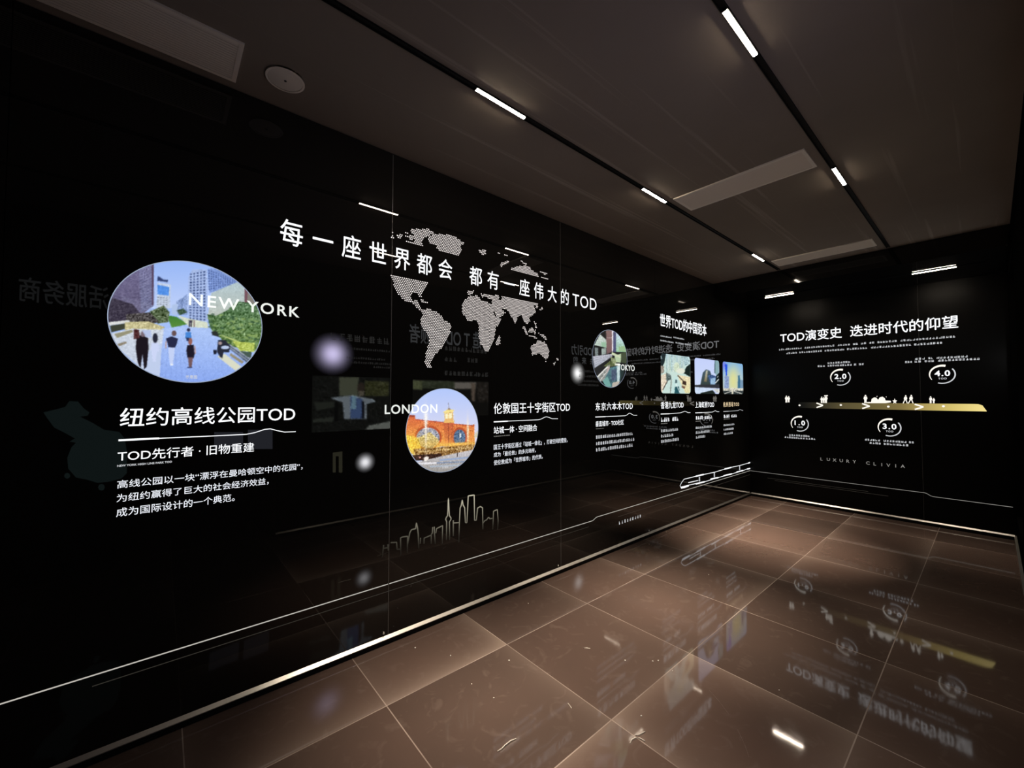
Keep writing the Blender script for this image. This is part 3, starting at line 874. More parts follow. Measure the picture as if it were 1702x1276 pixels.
M_RIM = glow('picture edge glow', (.62, .74, 1.0), .55)
c1 = crop(180, 430, 6.077)
city_disc('round backlit picture of people strolling a tree-lined walkway between towers', .108, .363, new_york(), 200, (c1((780, 1213)), c1((897, 1207)), c1((785, 1172))))
c2 = crop(665, 640, 8.507)
city_disc('round backlit picture of an orange brick station with clock tower', 1.541, -.240, london(), 150, (c2((590, 1182)), c2((682, 1172)), c2((596, 1148))))
city_disc('round backlit picture of white stairways between city blocks', 3.510, .391, tokyo(), 110, None)

for lab, pnt, a0, a1 in (('rounded backlit picture of a street canyon, first of the three small pictures', kowloon(), 4.502, 5.232),
                         ('rounded backlit picture of a tapering dark tower, middle of the three small pictures', hongqiao(), 5.355, 6.107),
                         ('rounded backlit picture of a hazy yellow skyline, last of the three before the corner', westside(), 6.230, 6.975)):
    t = thing('picture_tile', lab, 'wall picture', LEFT.w((a0 + a1) / 2, EYE + .28), 'small rounded pictures in a row')
    picture('picture', LEFT, a0, a1, EYE + .042, EYE + .518, 72, 'rounded', pnt, M_PIC, t, corner=.045)

# city names --------------------------------------------------------
cn = 'city names beside the round pictures'
c = crop(180, 430, 6.077)
for nm, lab, bl, br, tp in (('NEW YORK', 'white letters NEW YORK reaching off the walkway picture', (313.6, 508.2), (497.4, 527.2), c((815, 345))),
                            ('LONDON', 'white letters LONDON reaching onto the brick station picture', crop(620, 620, 4.725)((90, 322)), crop(620, 620, 4.725)((502, 311)), crop(620, 620, 4.725)((95, 248))),
                            ('TOKYO', 'white letters TOKYO beside the stairway picture', crop(980, 540, 11.6)((535, 872)), crop(980, 540, 11.6)((862, 886)), crop(980, 540, 11.6)((555, 752)))):
    o = lettering('city_name', LEFT, nm, bl, br, tp, M_CITY, None, .014, .003, word=.8)
    a, z = LEFT.px(bl); centre_origin(o, LEFT.w(a, z)); tag(o, lab, CAT, cn)


# caption blocks ----------------------------------------------------
def zspan(c, bl, br):
    return LEFT.px(c(bl)), LEFT.px(c(br))


def caption_block(label, c, title, sub, thick, thin, caption, body, mt=None, dim=1.0):
    a, z = LEFT.px(c(title[1]))
    t = thing('caption_block', label, CAT, LEFT.w(a, z), 'caption blocks under the city pictures')
    lettering('title_lettering', LEFT, title[0], c(title[1]), c(title[2]), c(title[3]), mt or M_WHITE, t, .006)
    polys = ribbon([LEFT.px(c(p)) for p in thick[0]], thick[1]) + ribbon([LEFT.px(c(p)) for p in thin[0]], thin[1])
    flat('wave_underline', LEFT, polys, M_WHITE if dim == 1 else M_SMALL, t)
    if isinstance(sub, list):
        h = abs(LEFT.px(c((sub[0][0][0], sub[0][2])))[1] - LEFT.px(c(sub[0][0]))[1])
        tiny_print('subtitle_text', LEFT, [zspan(c, s[0], s[1]) for s in sub], h, M_WHITE, t)
    else: lettering('subtitle_lettering', LEFT, sub[0], c(sub[1]), c(sub[2]), c(sub[3]), M_WHITE, t, .004)
    if len(caption) == 4: lettering('small_caption_text', LEFT, caption[0], c(caption[1]), c(caption[2]), c(caption[3]), M_SMALL, t, .02)
    else:
        h = abs(LEFT.px(c((caption[0][0], caption[2])))[1] - LEFT.px(c(caption[0]))[1])
        tiny_print('small_caption_text', LEFT, [zspan(c, caption[0], caption[1])], h, M_FAINT, t)
    for q in body:
        if isinstance(q[0], str): lettering('body_lettering', LEFT, q[0], c(q[1]), c(q[2]), c(q[3]), M_SMALL if dim < 1 else M_BODY, t, .005)
        else:
            h = abs(LEFT.px(c((q[0][0], q[2])))[1] - LEFT.px(c(q[0]))[1])
            tiny_print('body_text', LEFT, [zspan(c, q[0], q[1])], h, M_SMALL, t, random.Random(int(q[0][0] * 7 + q[0][1])))
    return t


c = crop(160, 660, 4.2525)
caption_block('largest caption block, below the walkway picture, three lines of body text', c,
              ('纽约高线公园TOD', (165, 205), (1405, 172), (200, 76)), ('TOD先行者 · 旧物重建', (150, 450), (1115, 390), (1090, 320)),
              ([(157, 304), (445, 290)], .0085), ([(445, 290), (700, 279), (900, 270), (1060, 262), (1120, 250), (1190, 227), (1230, 223), (1280, 236), (1330, 246), (1410, 243)], .0042),
              ('NEW YORK HIGH LINE PARK TOD', (148, 492), (535, 463), (150, 478)),
              [('高线公园以一块“漂浮在曼哈顿空中的花园”，', (147, 645), (1458, 513), (152, 588)), ('为纽约赢得了巨大的社会经济效益，', (143, 742), (1218, 618), (148, 685)), ('成为国际设计的一个典范。', (140, 842), (978, 738), (145, 785))])
c = crop(810, 660, 11.35)
caption_block('caption block to the right of the brick station picture', c,
              ('伦敦国王十字街区TOD', (120, 318), (1557, 268), (150, 106)), ('站城一体 · 空间融合', (120, 688), (937, 638), (140, 556)),
              ([(120, 465), (385, 450)], .0085), ([(385, 450), (700, 437), (960, 425), (1010, 412), (1090, 372), (1120, 368), (1160, 380), (1220, 405), (1330, 405)], .0045),
              ((120, 752), (425, 722), 732),
              [('国王十字街区通过「站城一体化」，打破空间的壁垒，', (120, 985), (1510, 858), (130, 892)), ('成为「最伦敦」的多元场所，', (120, 1132), (910, 1042), (130, 1042)), ('使伦敦成为「世界城市」的代表。', (120, 1275), (1042, 1168), (130, 1188))])
c = crop(980, 655, 12.755)
caption_block('caption block below the white stairway picture', c,
              ('东京六本木TOD', (125, 348), (912, 322), (150, 176)), ('垂直城市 · TOD社区', (125, 690), (722, 648), (140, 572)),
              ([(120, 483), (335, 474)], .0085), ([(335, 474), (550, 465), (750, 455), (790, 440), (835, 402), (860, 405), (930, 445), (1005, 445)], .005),
              ((128, 745), (305, 722), 730),
              [((125, 942), (915, 870), 872), ((125, 1082), (950, 988), 1010), ((125, 1218), (915, 1112), 1142)], None)
c = crop(1090, 655, 10.6375)
caption_block('narrow caption block below the street canyon picture', c,
              ('香港九龙TOD', (88, 260), (490, 240), (100, 132)), [((88, 490), (245, 484), 412), ((285, 476), (402, 472), 404)],
              ([(85, 350), (240, 345)], .009), ([(240, 345), (430, 330), (480, 312), (515, 300), (570, 325), (610, 325)], .0055), ((88, 528), (205, 520), 512),
              [((88, 672), (395, 645), 622), ((90, 768), (312, 742), 712), ((92, 860), (405, 822), 806)])
caption_block('narrow caption block below the tapering tower picture', c,
              ('上海虹桥TOD', (697, 245), (1030, 230), (710, 132)), [((703, 450), (830, 444), 388), ((862, 442), (985, 436), 380)],
              ([(697, 330), (820, 325)], .009), ([(820, 325), (1000, 315), (1050, 290), (1085, 308), (1120, 308)], .0055), ((703, 488), (790, 480), 474),
              [((703, 612), (990, 592), 570), ((703, 702), (950, 676), 656), ((705, 785), (875, 766), 738)])
caption_block('narrow caption block with golden title, last before the corner', c,
              ('杭州西站TOD', (1195, 226), (1470, 214), (1205, 138)), [((1198, 420), (1305, 414), 362), ((1330, 412), (1435, 406), 356)],
              ([(1195, 305), (1290, 300)], .009), ([(1290, 300), (1450, 290), (1485, 270), (1540, 290)], .005), ((1198, 448), (1310, 440), 436),
              [((1198, 563), (1390, 546), 530), ((1198, 641), (1378, 626), 604), ((1200, 720), (1360, 702), 682)], M_TINT, .7)

c = crop(960, 510, 5.67)
a, z = LEFT.px(c((778, 185)))
t = thing('wall_heading', 'white heading with two lines of small print above the three small pictures', CAT, LEFT.w(a, z))
lettering('title_lettering', LEFT, '世界TOD的中国范本', c((776, 188)), c((1215, 274)), c((790, 62)), M_WHITE, t, .012)
tiny_print('small_text', LEFT, [zspan(c, (778, 280), (885, 294)), zspan(c, (902, 294), (1005, 310))], .018, M_SMALL, t)
tiny_print('small_text', LEFT, [zspan(c, (778, 322), (905, 342)), zspan(c, (922, 342), (1000, 356)), zspan(c, (1008, 356), (1072, 366))], .018, M_SMALL, t)


# world map ---------------------------------------------------------
def inside(poly, x, z):
    r = False; n = len(poly)
    for i in range(n):
        (xa, za), (xb, zb) = poly[i], poly[(i + 1) % n]
        if (za > z) != (zb > z) and x < xa + (z - za) * (xb - xa) / (zb - za): r = not r
    return r


c5, c7, c8 = crop(640, 360, 4.725), crop(640, 370, 10.64), crop(760, 420, 6.378)
MAP = {
    'arctic_islands': [(c7, q) for q in ([(440, 150), (465, 115), (540, 108), (660, 108), (760, 108), (815, 135), (885, 190), (850, 212), (800, 205), (760, 245), (700, 258), (675, 310), (645, 340), (645, 370), (692, 420), (660, 412), (600, 404), (540, 390), (470, 364), (365, 348), (380, 316), (450, 326), (510, 336), (520, 300), (460, 312), (430, 284), (355, 264), (350, 238), (440, 228), (500, 225), (480, 190)],
                                         [(78, 225), (145, 236), (152, 278), (88, 265)], [(130, 146), (168, 158), (140, 195), (106, 188)], [(192, 200), (304, 206), (308, 248), (272, 284), (216, 254)], [(328, 144), (384, 156), (404, 200), (366, 188)])],
    'greenland': [(c7, [(750, 272), (800, 222), (880, 206), (950, 196), (1090, 210), (1200, 236), (1292, 276), (1322, 306), (1405, 358), (1344, 404), (1338, 450), (1360, 492), (1334, 534), (1304, 586), (1200, 556), (1100, 526), (1000, 500), (926, 474), (902, 412), (836, 384), (764, 342)])],
    'north_america': [(c5, [(36, 448), (338, 514), (312, 572), (288, 602), (294, 634), (268, 628), (248, 602), (210, 602), (202, 640), (222, 664), (248, 648), (264, 690), (290, 728), (322, 728), (300, 748), (258, 728), (212, 678), (158, 668), (106, 612), (72, 542)]), (c5, [(276, 646), (312, 662), (350, 680), (334, 690), (288, 668)])],
    'south_america': [(c5, [(284, 740), (330, 722), (392, 738), (442, 778), (458, 818), (502, 828), (518, 870), (508, 930), (474, 972), (442, 1032), (402, 1074), (382, 1112), (358, 1150), (368, 1190), (328, 1184), (312, 1140), (322, 1060), (342, 1000), (342, 940), (306, 890), (277, 840), (277, 800), (298, 770)])],
    'northern_islands': [(c5, q) for q in ([(728, 258), (794, 260), (794, 298), (760, 304)], [(882, 280), (908, 284), (900, 304)], [(932, 294), (964, 300), (950, 316)], [(902, 388), (918, 358), (968, 346), (968, 368), (930, 378), (915, 404)], [(1056, 336), (1090, 344), (1082, 364)], [(1086, 362), (1114, 370), (1106, 384)], [(1210, 428), (1274, 444), (1262, 460)], [(1206, 464), (1290, 490), (1250, 490)],
                                           [(962, 402), (1010, 402), (1060, 382), (1138, 392), (1144, 414), (1204, 450), (1204, 474), (1120, 458), (1050, 434), (1000, 418)])],
    'africa': [(c8, [(118, 458), (210, 452), (236, 478), (262, 508), (300, 518), (356, 538), (372, 580), (402, 672), (432, 692), (474, 690), (442, 752), (408, 802), (402, 852), (388, 922), (348, 1002), (332, 1042), (288, 1038), (246, 960), (222, 870), (226, 790), (212, 726), (108, 714), (56, 642), (46, 570), (76, 508)]), (c8, [(446, 876), (460, 900), (454, 962), (430, 990), (406, 962), (412, 918)])],
    'eurasia': [(c8, [(268, 426), (440, 456), (446, 500), (470, 500), (465, 462), (560, 476), (864, 543), (835, 564), (812, 548), (818, 592), (834, 632), (792, 664), (764, 692), (768, 724), (746, 756), (718, 742), (698, 700), (680, 660), (640, 682), (612, 746), (572, 680), (558, 640), (530, 610), (490, 600), (460, 600), (440, 556), (450, 592), (480, 612), (514, 626), (492, 662), (430, 692), (402, 660), (378, 590), (362, 540), (370, 500), (330, 482), (300, 472), (272, 458)]),
                (c8, [(112, 396), (184, 402), (160, 432), (130, 454), (102, 436)]), (c8, [(238, 426), (262, 428), (284, 466), (264, 472)]), (c8, [(904, 566), (908, 592), (872, 614), (848, 612), (880, 590)]), (c8, [(828, 562), (858, 568), (852, 592), (834, 582)])],
    'australia': [(c8, q) for q in ([(776, 990), (830, 958), (850, 926), (886, 926), (900, 955), (920, 926), (948, 980), (974, 1030), (968, 1088), (946, 1130), (918, 1114), (890, 1082), (860, 1062), (830, 1084), (792, 1084)], [(922, 1142), (948, 1142), (936, 1170)], [(1048, 1100), (1082, 1130), (1060, 1148)], [(1034, 1152), (1048, 1160), (1025, 1194), (1014, 1182)],
                                    [(686, 785), (710, 778), (742, 840), (754, 872), (728, 868)], [(742, 866), (832, 888), (842, 908), (758, 888)], [(752, 820), (800, 782), (808, 820), (786, 854), (752, 842)], [(808, 716), (832, 740), (848, 792), (828, 792)], [(848, 846), (922, 868), (954, 918), (932, 918), (888, 884)], [(808, 828), (832, 812), (832, 862), (812, 862)])]}
PITCH = .0133
M_DOT = glow('map dots', (.95, .87, .84), 1.35)
a, z = LEFT.px((800, 500))
wm = thing('world_map', 'world map of tiny lit dots behind the large heading', 'wall map', LEFT.w(a, z))
hexa = [(.0040 * math.cos(math.pi * k / 3), .0040 * math.sin(math.pi * k / 3)) for k in range(6)]
for nm, parts in MAP.items():
    dots = set()
    for cc, poly in parts:
        q = [LEFT.px(cc(p)) for p in poly]
        xs, zs = [p[0] for p in q], [p[1] for p in q]
        rh = PITCH * .866
        for j in range(int(min(zs) / rh) - 1, int(max(zs) / rh) + 2):
            zz = j * rh; off = (j % 2) * PITCH / 2
            for i in range(int((min(xs) - off) / PITCH) - 1, int((max(xs) - off) / PITCH) + 2):
                xx = i * PITCH + off
                if inside(q, xx, zz): dots.add((xx, zz))
    flat(nm + '_dots', LEFT, [[(x + hx, zz + hz) for hx, hz in hexa] for x, zz in sorted(dots)], M_DOT, wm)

# skyline -----------------------------------------------------------
c = crop(625, 810, 7.916)
SKY = [[(80, 920), (95, 800), (98, 755)], [(98, 800), (155, 790)], [(155, 745), (160, 830)], [(190, 725), (270, 720), (275, 810), (320, 812)],
       [(325, 890), (322, 660), (350, 650), (415, 640), (410, 860)], [(415, 740), (430, 660), (445, 590), (465, 555), (520, 540), (530, 465), (545, 530), (555, 620), (562, 800)],
       [(580, 740), (585, 660)], [(630, 740), (632, 665), (680, 645), (725, 625), (725, 740)], [(725, 615), (740, 600), (745, 520)], [(765, 515), (768, 600), (778, 740)], [(785, 600), (795, 540), (875, 500), (870, 740)],
       [(925, 690), (928, 450), (915, 415), (925, 390), (940, 370), (945, 300), (951, 140), (960, 300), (965, 370), (985, 400), (985, 420), (965, 450), (968, 690)], [(1015, 640), (1015, 430)], [(1015, 465), (1090, 460)],
       [(1088, 720), (1095, 480), (1105, 270), (1120, 235), (1133, 165), (1145, 230), (1165, 265), (1175, 460), (1195, 462), (1212, 110), (1290, 98), (1295, 430), (1318, 430), (1335, 270), (1370, 250), (1400, 265), (1405, 550)],
       [(1405, 470), (1430, 435), (1455, 425), (1470, 400), (1485, 395), (1495, 410), (1530, 405)], [(1535, 550), (1545, 310), (1595, 290), (1605, 430), (1600, 550)]]
V, Fc, Cc = [], [], []
for pl in SKY:
    pp = []
    for i in range(len(pl) - 1):
        for k in range(6):
            s_ = k / 6; pp.append((pl[i][0] * (1 - s_) + pl[i + 1][0] * s_, pl[i][1] * (1 - s_) + pl[i + 1][1] * s_))
    pp.append(pl[-1])
    pw = [LEFT.px(c(p)) for p in pp]
    for q in ribbon(pw, .0085):
        k = len(V)
        for a, z in q:
            V.append(LEFT.w(a, z))
            g = min(1, max(0.04, (z - EYE + 1.03) / .40)) * (.35 + .65 * min(1, max(0, (a - 1.05) / .5)))
            Cc.append(np.array((.80, .74, .56)) * g ** 1.25)
        Fc.append((k, k + 1, k + 2, k + 3))
o = mesh_obj('skyline_drawing', V, Fc, M_PIC, None, np.array(Cc)); centre_origin(o, LEFT.w(1.5, EYE - .9))
tag(o, 'thin golden outline drawing of a city skyline low on the left wall', 'wall drawing')

# route line and lower marks ---------------------------------------
t = thing('route_line', 'long thin white line with a small step low along the left wall', 'wall line', LEFT.w(2.5, EYE - 1.2))
zl, zh = EYE - 1.2035, EYE - 1.180
flat('line', LEFT, ribbon([(X_NEAR, zl), (SEAM_A - .004, zl)], .0055) + ribbon([(SEAM_A + .004, zl), (3.200, zl), (3.222, zl + .004), (3.255, zh - .004), (3.278, zh), (X_BACK - .005, zh - .003)], .0055), M_LINE, t)
flat('dim_line', LEFT, ribbon([(X_NEAR + 2.4, zl - .046), (3.15, zl - .046)], .004) + ribbon([(3.62, zh - .064), (X_BACK - .01, zh - .064)], .004), M_GHOST, t)
c = crop(900, 780, 7.0875)
aa, zz = LEFT.px(c((908, 648))); ab, zb = LEFT.px(c((1182, 564)))
polys = []
o = tiny_print('small_wall_text', LEFT, [((aa + (ab - aa) * i / 9 + .004, (zz + zb) / 2), (aa + (ab - aa) * i / 9 + (ab - aa) / 9 * .62, (zz + zb) / 2)) for i in range(9)], .034, M_SMALL)
centre_origin(o, LEFT.w(aa, zz)); tag(o, 'short row of nine small white characters below the route line', CAT)
c = crop(1120, 755, 12.157)
t = thing('train_drawing', 'white outline drawing of a train running along the route line into the corner', 'wall drawing', LEFT.w(6.2, EYE - 1.1))
line_print('body_outline', LEFT, [[(150, 685), (122, 632), (160, 560), (205, 500), (450, 440), (600, 405), (820, 360), (1040, 292), (1160, 260), (1330, 225), (1555, 160)], [(135, 660), (300, 620), (620, 552), (900, 466), (1180, 390), (1390, 330), (1480, 292), (1555, 278)], [(150, 685), (210, 672), (300, 640)]], .008, M_WHITE, t, 0, c)
line_print('light_dashes', LEFT, [[(440, 440), (600, 405)], [(1020, 296), (1160, 262)], [(1500, 176), (1557, 158)], [(150, 664), (300, 630)], [(440, 594), (620, 552)], [(740, 500), (900, 466)], [(1000, 432), (1170, 392)], [(1265, 356), (1395, 326)], [(1480, 296), (1557, 278)]], .018, M_WHITE, t, .0003, c)
line_print('window_line', LEFT, [[(290, 570), (490, 525)]], .009, M_WHITE, t, 0, c)
line_print('carriage_bars', LEFT, [[(515, 452), (518, 545)], [(816, 362), (818, 460)], [(1328, 230), (1330, 318)]], .03, M_SMALL, t, 0, c)

# ================================================================== END WALL PRINTS
c = crop(1290, 510, 5.49)
a, z = BACK.px(c((40, 312)))
t = thing('wall_heading', 'white heading with two intro lines at the top of the end wall', CAT, BACK.w(a, z))
lettering('title_lettering', BACK, 'TOD演变史  迭进时代的仰望', c((38, 318)), c((1664, 206)), c((1640, 72)), M_WHITE, t, .010, word=1.0)


def segs(face, c, p0, p1, gaps):
    """a line of print from p0 to p1 with gaps given in x of the detail"""
    xs = [p0[0]] + [g for q in gaps for g in q] + [p1[0]]
    f = lambda x: face.px(c((x, p0[1] + (p1[1] - p0[1]) * (x - p0[0]) / (p1[0] - p0[0]))))
    return [(f(xs[i]), f(xs[i + 1])) for i in range(0, len(xs), 2)]


def level(spans):
    zz = sum(s[0][1] + s[1][1] for s in spans) / (2 * len(spans))
    return [((s[0][0], zz), (s[1][0], zz)) for s in spans]


tiny_print('intro_text', BACK, level(segs(BACK, c, (25, 398), (1640, 278), [(235, 255), (535, 560), (675, 700), (750, 770), (825, 845), (900, 920), (1105, 1130)])), .026, M_SMALL, t)
tiny_print('intro_text', BACK, level(segs(BACK, c, (90, 432), (1520, 334), [(195, 210), (420, 440), (625, 645), (835, 862), (1235, 1255)])), .026, M_SMALL, t)

c = crop(1285, 590, 4.663)
NOTES = {'1.0': [((122, 626), (285, 635), []), ((88, 643), (330, 657), [(245, 252)])],
         '2.0': [((420, 68), (600, 61), []), ((342, 93), (705, 78), [(405, 420), (612, 622), (648, 662)])],
         '3.0': [((708, 662), (1095, 685), [(830, 855), (1035, 1050)]), ((745, 688), (1050, 706), [(838, 855)])],
         '4.0': [((1095, 38), (1510, 18), [(1180, 1200), (1240, 1262)]), ((1020, 62), (1605, 38), [(1080, 1092), (1150, 1170), (1250, 1275)])]}
RING = {'1.0': ((142, 532), (272, 535), (205, 475), (212, 590)), '2.0': ((447, 172), (597, 172), (520, 112), (525, 233)), '3.0': ((815, 560), (990, 565), (900, 496), (908, 627)), '4.0': ((1212, 150), (1412, 150), (1310, 82), (1315, 218))}
LAB = {'1.0': 'ring badge reading 1.0 under the dark left end of the timeline band', '2.0': 'ring badge reading 2.0 above the timeline band, left of the two upper badges',
       '3.0': 'ring badge reading 3.0 under the middle of the timeline band', '4.0': 'ring badge reading 4.0 above the bright end of the timeline band'}
for key in ('1.0', '2.0', '3.0', '4.0'):
    q = [BACK.px(c(p)) for p in RING[key]]
    ca, cz = (q[0][0] + q[1][0]) / 2, (q[2][1] + q[3][1]) / 2; r = ((q[1][0] - q[0][0]) + (q[2][1] - q[3][1])) / 4
    t = thing('version_badge', LAB[key], 'wall emblem', BACK.w(ca, cz), 'ring badges on the end wall')
    arc = lambda d0, d1, w0, w1: ribbon([(ca + r * math.cos(math.radians(d0 + (d1 - d0) * i / 30)), cz + r * math.sin(math.radians(d0 + (d1 - d0) * i / 30))) for i in range(31)], [w0 + (w1 - w0) * i / 30 for i in range(31)])
    flat('thick_arc', BACK, arc(215, 74, .006, .026), M_WARMW, t)
    flat('thin_arc', BACK, arc(38, -110, .012, .012), M_SMALL, t)
    lettering('number', BACK, key, (ca - r * .60, cz - r * .20), (ca + r * .62, cz - r * .20), cz + r * .46, M_WHITE, t, .025, wall=True)
    lettering('small_lettering', BACK, 'TOD', (ca - r * .32, cz - r * .56), (ca + r * .34, cz - r * .56), cz - r * .36, M_SMALL, t, .01, wall=True)
    for ln in NOTES[key]: tiny_print('note_text', BACK, level(segs(BACK, c, *ln)), .026, M_SMALL, t)

# timeline band
t = thing('timeline_band', 'golden timeline band fading to dark on the left of the end wall', 'wall graphic', BACK.w(*BACK.px(c((1000, 400)))))
a0, zt = BACK.px(c((200, 372))); a1, _ = BACK.px(c((1572, 378))); a2, zb = BACK.px(c((1655, 436)))
zt = BACK.px(c((1300, 376)))[1]; zb = BACK.px(c((1300, 430)))[1]; hgt = zt - zb
NB = 60; V, Fc, Cc = [], [], []
gx = [0, .12, .3, .45, .6, .72, .85, 1.0]; gc = np.array([(4, 5, 4), (46, 42, 30), (92, 82, 52), (104, 94, 56), (128, 112, 66), (176, 156, 92), (214, 194, 112), (246, 226, 146)], float)
for i in range(NB + 1):
    s_ = i / NB; a = a0 + (a2 - a0) * s_; top = zt
    if a > a1:
        q = (a - a1) / (a2 - a1); top = zb + .006 + (hgt - .006) * math.sqrt(max(0, 1 - q ** 2.2))
    colr = lin([np.interp(s_, gx, gc[:, k]) for k in range(3)])
    for zv in (zb, top): V.append(BACK.w(a, zv)); Cc.append(colr)
    if i: Fc.append((2 * i - 2, 2 * i, 2 * i + 1, 2 * i - 1))
mesh_obj('band', V, Fc, M_PIC, t, np.array(Cc))
for cx, cy in ((357, 389), (714, 395), (1125, 401)):
    a, z = BACK.px(c((cx, cy))); w, h = .045, .033
    flat('chevron', BACK, ribbon([(a - w * .7, z + h), (a + w, z)], .018) + ribbon([(a + w, z), (a - w * .7, z - h)], .018), M_WARMW, t, .0006)
for cx, cy in ((205, 389), (525, 387), (893, 399), (1320, 396)):
    a, z = BACK.px(c((cx, cy)))
    flat('dot', BACK, [[(a + .013 * math.cos(k * math.pi / 6), z + .013 * math.sin(k * math.pi / 6)) for k in range(12)]], M_WARMW, t, .0006)


# white figures standing on the band
def figure(x, yb, yt, lean=0, stride=0.0, wide=1.0):
    """outline of a person as polygons in detail coordinates"""
    h = yb - yt; w = h * .17 * wide
    P = lambda dx, k: (x + dx * w + lean * k * h * .1, yb - k * h)
    head = [(x + lean * h * .1 + .55 * w * math.cos(a), yb - .91 * h + .085 * h * math.sin(a)) for a in [i * math.pi / 5 for i in range(10)]]
    torso = [P(-.9, .80), P(.9, .80), P(1.25, .55), P(.8, .42), P(-.8, .42), P(-1.25, .55)]
    s = stride
    l1 = [P(-.75, .46), P(0.1, .46), P(-.1 - s, .0), P(-.75 - s, .0)]; l2 = [P(-.1, .46), P(.75, .46), P(.75 + s, .0), P(.1 + s, .0)]
    return [head, torso, l1, l2]


FIG = [('two white standing figures at the dark left end of the timeline', [figure(103, 367, 314), figure(121, 366, 317)]),
       ('white figures with a raised tray, second group from the left end of the timeline', [figure(377, 371, 322), figure(393, 371, 326, 0, .1), figure(410, 371, 312), [[(396, 312), (424, 310), (424, 318), (396, 320)]]]),
       ('single tall white figure before the white car outline', [figure(716, 372, 308, 0, 0, 1.1)]),
       ('white low round shapes of a car and shrubs in the middle of the timeline', [[[(728, 372), (728, 364), (760, 364), (764, 340), (782, 328), (800, 330), (812, 345), (816, 345), (826, 328), (848, 322), (866, 334), (872, 352), (912, 354), (914, 366), (870, 372)]], [[(800, 322), (806, 316), (811, 321)], [(872, 324), (878, 320), (880, 327)]]]),
       ('small white star-like child figure between car shapes and walking pair', [[[(925, 352), (938, 350), (942, 335), (948, 350), (961, 352), (951, 362), (955, 376), (943, 368), (932, 376), (935, 362)]]]),
       ('two white figures walking with wide strides on the timeline', [figure(1024, 374, 310, .6, 1.1), figure(1067, 374, 308, .6, 1.2)]),
       ('white figure with a child on the bright part of the timeline', [figure(1221, 373, 318), figure(1245, 373, 332, 0, 0, 1.2)])]
for lab, groups in FIG:
    polys = [[BACK.px(c(p)) for p in q] for g in groups for q in g]
    o = flat('figure_silhouette', BACK, polys, M_WARMW, None, .0009)
    ctr = np.mean([p for q in polys for p in q], axis=0); centre_origin(o, BACK.w(*ctr)); tag(o, lab, 'wall graphic', 'white figures on the timeline')

V, Fc = [], []
for ch, cx, cy in zip('LUXURYCLIVIA', (375, 428, 476, 528, 580, 630, 735, 788, 842, 893, 950, 1005), (805, 808, 813, 817, 822, 826, 836, 843, 849, 853, 858, 861)):
    a, z = BACK.px(c((cx, cy))); g, gf = text_geo(ch, 1, .008); k = len(V); s_ = .058
    ox = (g[:, 0].max() + g[:, 0].min()) / 2
    V += [BACK.w(a + (p[0] - ox) * s_, z + (p[1] - .34) * s_) for p in g]; Fc += [tuple(i + k for i in q) for q in gf]
o = mesh_obj('spaced_lettering', V, Fc, M_FAINT); centre_origin(o, BACK.w(*BACK.px(c((700, 830)))))
tag(o, 'widely spaced small grey letters low on the end wall', CAT)

t = thing('route_line', 'thin grey line with a small step low along the end wall', 'wall line', BACK.w(-1.5, EYE - 1.19))
ya, yb_ = at_back(1538, 819)[0], at_back(1549, 824)[0]
flat('line', BACK, ribbon([(-Y_LEFT + .005, EYE - 1.183), (-ya - .01, EYE - 1.183), (-ya + .01, EYE - 1.187), (-yb_ - .01, EYE - 1.212), (-yb_ + .012, EYE - 1.217), (-Y_RIGHT - .02, EYE - 1.219)], .0055), M_FAINT, t)
flat('dim_line', BACK, ribbon([(-2.3, EYE - 1.262), (-1.1, EYE - 1.262)], .004) + ribbon([(-2.2, EYE - 1.286), (-.9, EYE - 1.286)], .004), M_GHOST, t)

# ================================================================== RIGHT WALL PRINTS (seen mirrored in the glass)
M_RW = glow('right wall lettering', (.9, .95, 1.0), .75)
M_RWX = glow('dim right wall lettering', (.9, .95, 1.0), .18)
M_RWD = glow('right wall small print', (.8, .8, .78), .5)


def rp(px, py): return RIGHT.px((px, py))


def mirrored_text(label, body, p_first, p_last, p_top, m=M_RW, bold=.012):
    # reading direction on the right wall runs right-to-left in the reflection
    (a0, z0), (a1, z1), zt = rp(*p_first), rp(*p_last), rp(*p_top)[1]
    o = lettering('wall_heading', RIGHT, body, (a0, z0), (a1, z1), zt, m, None, bold, wall=True)
    centre_origin(o, RIGHT.w(a0, z0)); return tag(o, label, CAT)


mirrored_text('faint mirrored heading at the far left, left of the walkway picture', '活服务商', (180, 522), (30, 492), (60, 462), M_RWX)
mirrored_text('faint mirrored heading behind the southern tip of the map', '打造 T OD 引领者', (815, 588), (680, 562), (688, 538))
mirrored_text('faint mirrored two-word heading left of the stairway picture', 'TOD引力', (990, 592), (950, 590), (955, 572), M_RW)
mirrored_text('faint mirrored second line left of the stairway picture', '未来的', (988, 606), (953, 604), (956, 592), M_RW)


def rbar(name, label, rows, h, cat='wall lettering', m=M_RWD):
    sp_ = []
    for (x0, y0), (x1, y1) in rows:
        a, b_ = rp(x1, y1), rp(x0, y0); zc = (a[1] + b_[1]) / 2
        sp_.append(((a[0], zc), (b_[0], zc)))
    o = tiny_print(name, RIGHT, sp_, h, m); centre_origin(o, RIGHT.w(*sp_[0][0])); return tag(o, label, cat)


